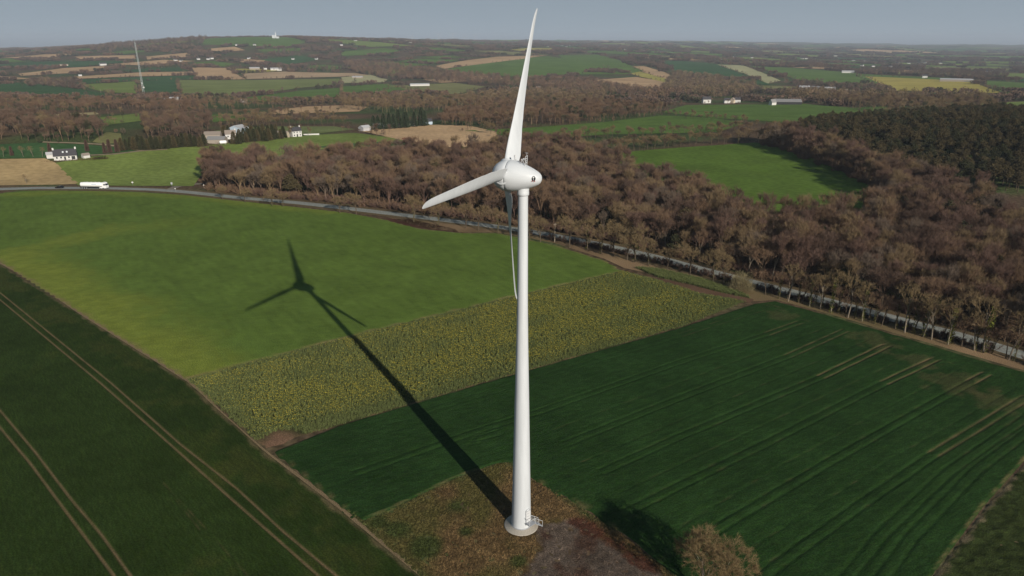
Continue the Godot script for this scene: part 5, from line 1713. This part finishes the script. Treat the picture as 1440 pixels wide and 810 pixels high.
# ---------------------------------------------------------------- woods and hedges too far to count
func make_far_trees() -> void:
	var single := [far_tree(601, 1, 0.0, 190, 1.0), far_tree(602, 1, 0.0, 190, 1.0), far_tree(603, 1, 0.0, 170, 1.1)]
	var grove := [far_tree(611, 9, 17.0, 60, 2.4), far_tree(612, 9, 17.0, 60, 2.4)]
	var sp := [[], [], []]
	var sc := [[], [], []]
	var wp := [[], [], [], [], [], [], []]
	var wc := [[], [], [], [], [], [], []]
	var gp := [[], []]
	var gc := [[], []]
	var browns := [Color(0.18, 0.116, 0.076), Color(0.15, 0.1, 0.073), Color(0.205, 0.148, 0.085), Color(0.125, 0.09, 0.07), Color(0.072, 0.07, 0.04)]
	rng.seed = 71
	var put := func(p: Vector2, s: float, tone: int) -> void:
		if p.length() < 1250.0 and s > 0.5:
			var w := rng.randi() % 7
			wp[w].append(stand(on_ground(p), s * 0.74, rng.randf_range(0.85, 1.15)))
			wc[w].append(browns[tone] * rng.randf_range(0.85, 1.15))
			return
		var i := rng.randi() % 3
		sp[i].append(stand(on_ground(p), s, rng.randf_range(0.85, 1.2)))
		sc[i].append(browns[tone] * rng.randf_range(0.85, 1.15))
	var woods := [
		[[-150, 198, 0, 197, 140, 201, 148, 190, 140, 180, 80, 177, -150, 178], 8.0, 1.1, 1],
		[[-150, 161, 0, 161, 60, 160, 135, 157, 200, 158, 250, 164, 290, 160, 300, 150, 230, 148, 120, 145, -150, 146], 11.0, 1.0, 0],
		[[203, 200, 200, 176, 250, 166, 290, 166, 300, 176, 292, 192, 260, 200], 8.5, 1.05, 1],
		[[-150, 174, 0, 174, 60, 170, 60, 165, -150, 166], 10.0, 0.9, 3],
		[[612, 178, 640, 160, 700, 152, 760, 150, 900, 151, 942, 158, 900, 166, 830, 173, 740, 179, 640, 179], 8.5, 1.15, 0],
		[[480, 153, 480, 142, 560, 139, 640, 141, 700, 133, 760, 131, 850, 133, 850, 147, 760, 146, 640, 156, 590, 160, 520, 158], 11.0, 1.05, 2],
		[[480, 86, 560, 92, 620, 101, 720, 112, 800, 115, 830, 113, 900, 128, 960, 134, 930, 140, 800, 128, 640, 117, 560, 112, 500, 103], 17.0, 1.25, 0],
		[[945, 104, 1000, 108, 1060, 120, 1060, 132, 1000, 140, 960, 136, 930, 125], 15.0, 1.2, 2],
		[[1090, 131, 1160, 133, 1250, 137, 1300, 140, 1380, 139, 1400, 150, 1395, 160, 1300, 164, 1255, 158, 1195, 151, 1130, 144], 12.0, 1.15, 2],
		[[1100, 118, 1130, 117, 1180, 121, 1250, 128, 1255, 134, 1180, 128], 17.0, 1.1, 3],
		[[30, 123, 50, 116, 100, 116, 113, 126, 60, 122], 15.0, 1.2, 3],
		[[130, 68, 200, 60, 270, 55, 290, 55, 285, 64, 250, 68, 190, 73, 140, 76], 45.0, 1.6, 3],
		[[375, 78, 400, 72, 430, 74, 430, 80, 400, 82], 40.0, 1.5, 3],
		[[430, 66, 480, 64, 480, 72, 440, 74], 40.0, 1.5, 3],
		[[195, 94, 260, 90, 270, 94, 200, 97], 22.0, 1.2, 0],
		[[330, 97, 400, 96, 480, 97, 480, 101, 410, 101], 22.0, 1.2, 3],
		[[300, 172, 345, 168, 372, 163, 480, 164, 480, 168, 400, 170, 350, 178, 300, 178], 11.0, 0.9, 2],
		[[250, 143, 330, 141, 340, 146, 440, 143, 520, 138, 520, 142, 440, 149, 370, 152, 310, 158, 260, 150], 14.0, 0.9, 2],
		[[1200, 104, 1300, 106, 1300, 101, 1210, 98], 26.0, 1.1, 3],
		[[1290, 107, 1420, 113, 1420, 106, 1300, 100], 26.0, 1.2, 3],
		[[960, 84, 1100, 92, 1200, 101, 1190, 96, 1080, 87, 960, 80], 32.0, 1.3, 1]]
	for w in woods:
		for p in spots(poly(w[0]), w[1]):
			if fine.get_noise_2d(p.x * 0.1, p.y * 0.1) < -0.28: continue
			put.call(p, w[2] * rng.randf_range(0.8, 1.25), w[3] if rng.randf() < 0.6 else rng.randi() % 5)
	# hedges on the edges of the fields
	for q in field_polys:
		for i in q.size():
			var a: Vector2 = q[i]
			var b: Vector2 = q[(i + 1) % q.size()]
			if a.length() < 560.0 or b.length() < 560.0 or rng.randf() < 0.25: continue
			var gap := 6.0 + a.length() / 250.0
			var n := int(a.distance_to(b) / gap)
			for k in n:
				var p := a.lerp(b, (k + rng.randf()) / n) + Vector2(rng.randf_range(-4, 4), rng.randf_range(-4, 4))
				if fine.get_noise_2d(p.x * 0.12, p.y * 0.12) > -0.05: put.call(p, rng.randf_range(0.3, 0.95 if a.length() < 1800.0 else 0.65), rng.randi() % 5)
	var o := stuff("distant_trees", "brown hedgerow trees and copses scattered over the farmland")
	for i in 7: multi("trees", wood_joined[i], M.leaves, wp[i], wc[i], o)
	for i in 3: multi("trees", single[i], M.leaves, sp[i], sc[i], o)
	# open country: copses and groves thickening with distance
	rng.seed = 73
	for i in 60000:
		var az := deg_to_rad(rng.randf_range(-43, 43))
		var r := sqrt(rng.randf_range(0.012, 1.0)) * 9500.0
		if rng.randf() > 1.25 - r / 11000.0: continue
		var p := Vector2(sin(az), -cos(az)) * r
		if broad.get_noise_2d(p.x * 0.9, p.y * 0.9) + 0.35 * broad.get_noise_2d(p.x * 4.0, p.y * 4.0) < 0.09: continue
		var s := 0.75 + r / 14000.0
		if r < 1100.0: continue
		var blocked := false
		for q in field_polys:
			if q[0].distance_squared_to(p) < 1.2e6 and Geometry2D.is_point_in_polygon(p, q):
				blocked = true
				break
		if blocked: continue
		var k := rng.randi() % 2
		gp[k].append(stand(on_ground(p), s, rng.randf_range(0.8, 1.1)))
		gc[k].append(browns[[0, 1, 3, 3, 4, 1][rng.randi() % 6]] * rng.randf_range(0.8, 1.1))
	print("groves ", gp[0].size() + gp[1].size(), " far trees ", sp[0].size() * 3)
	var g := stuff("far_woods", "brown and grey woods covering the far hills")
	for i in 2: multi("groves", grove[i], M.leaves, gp[i], gc[i], g)
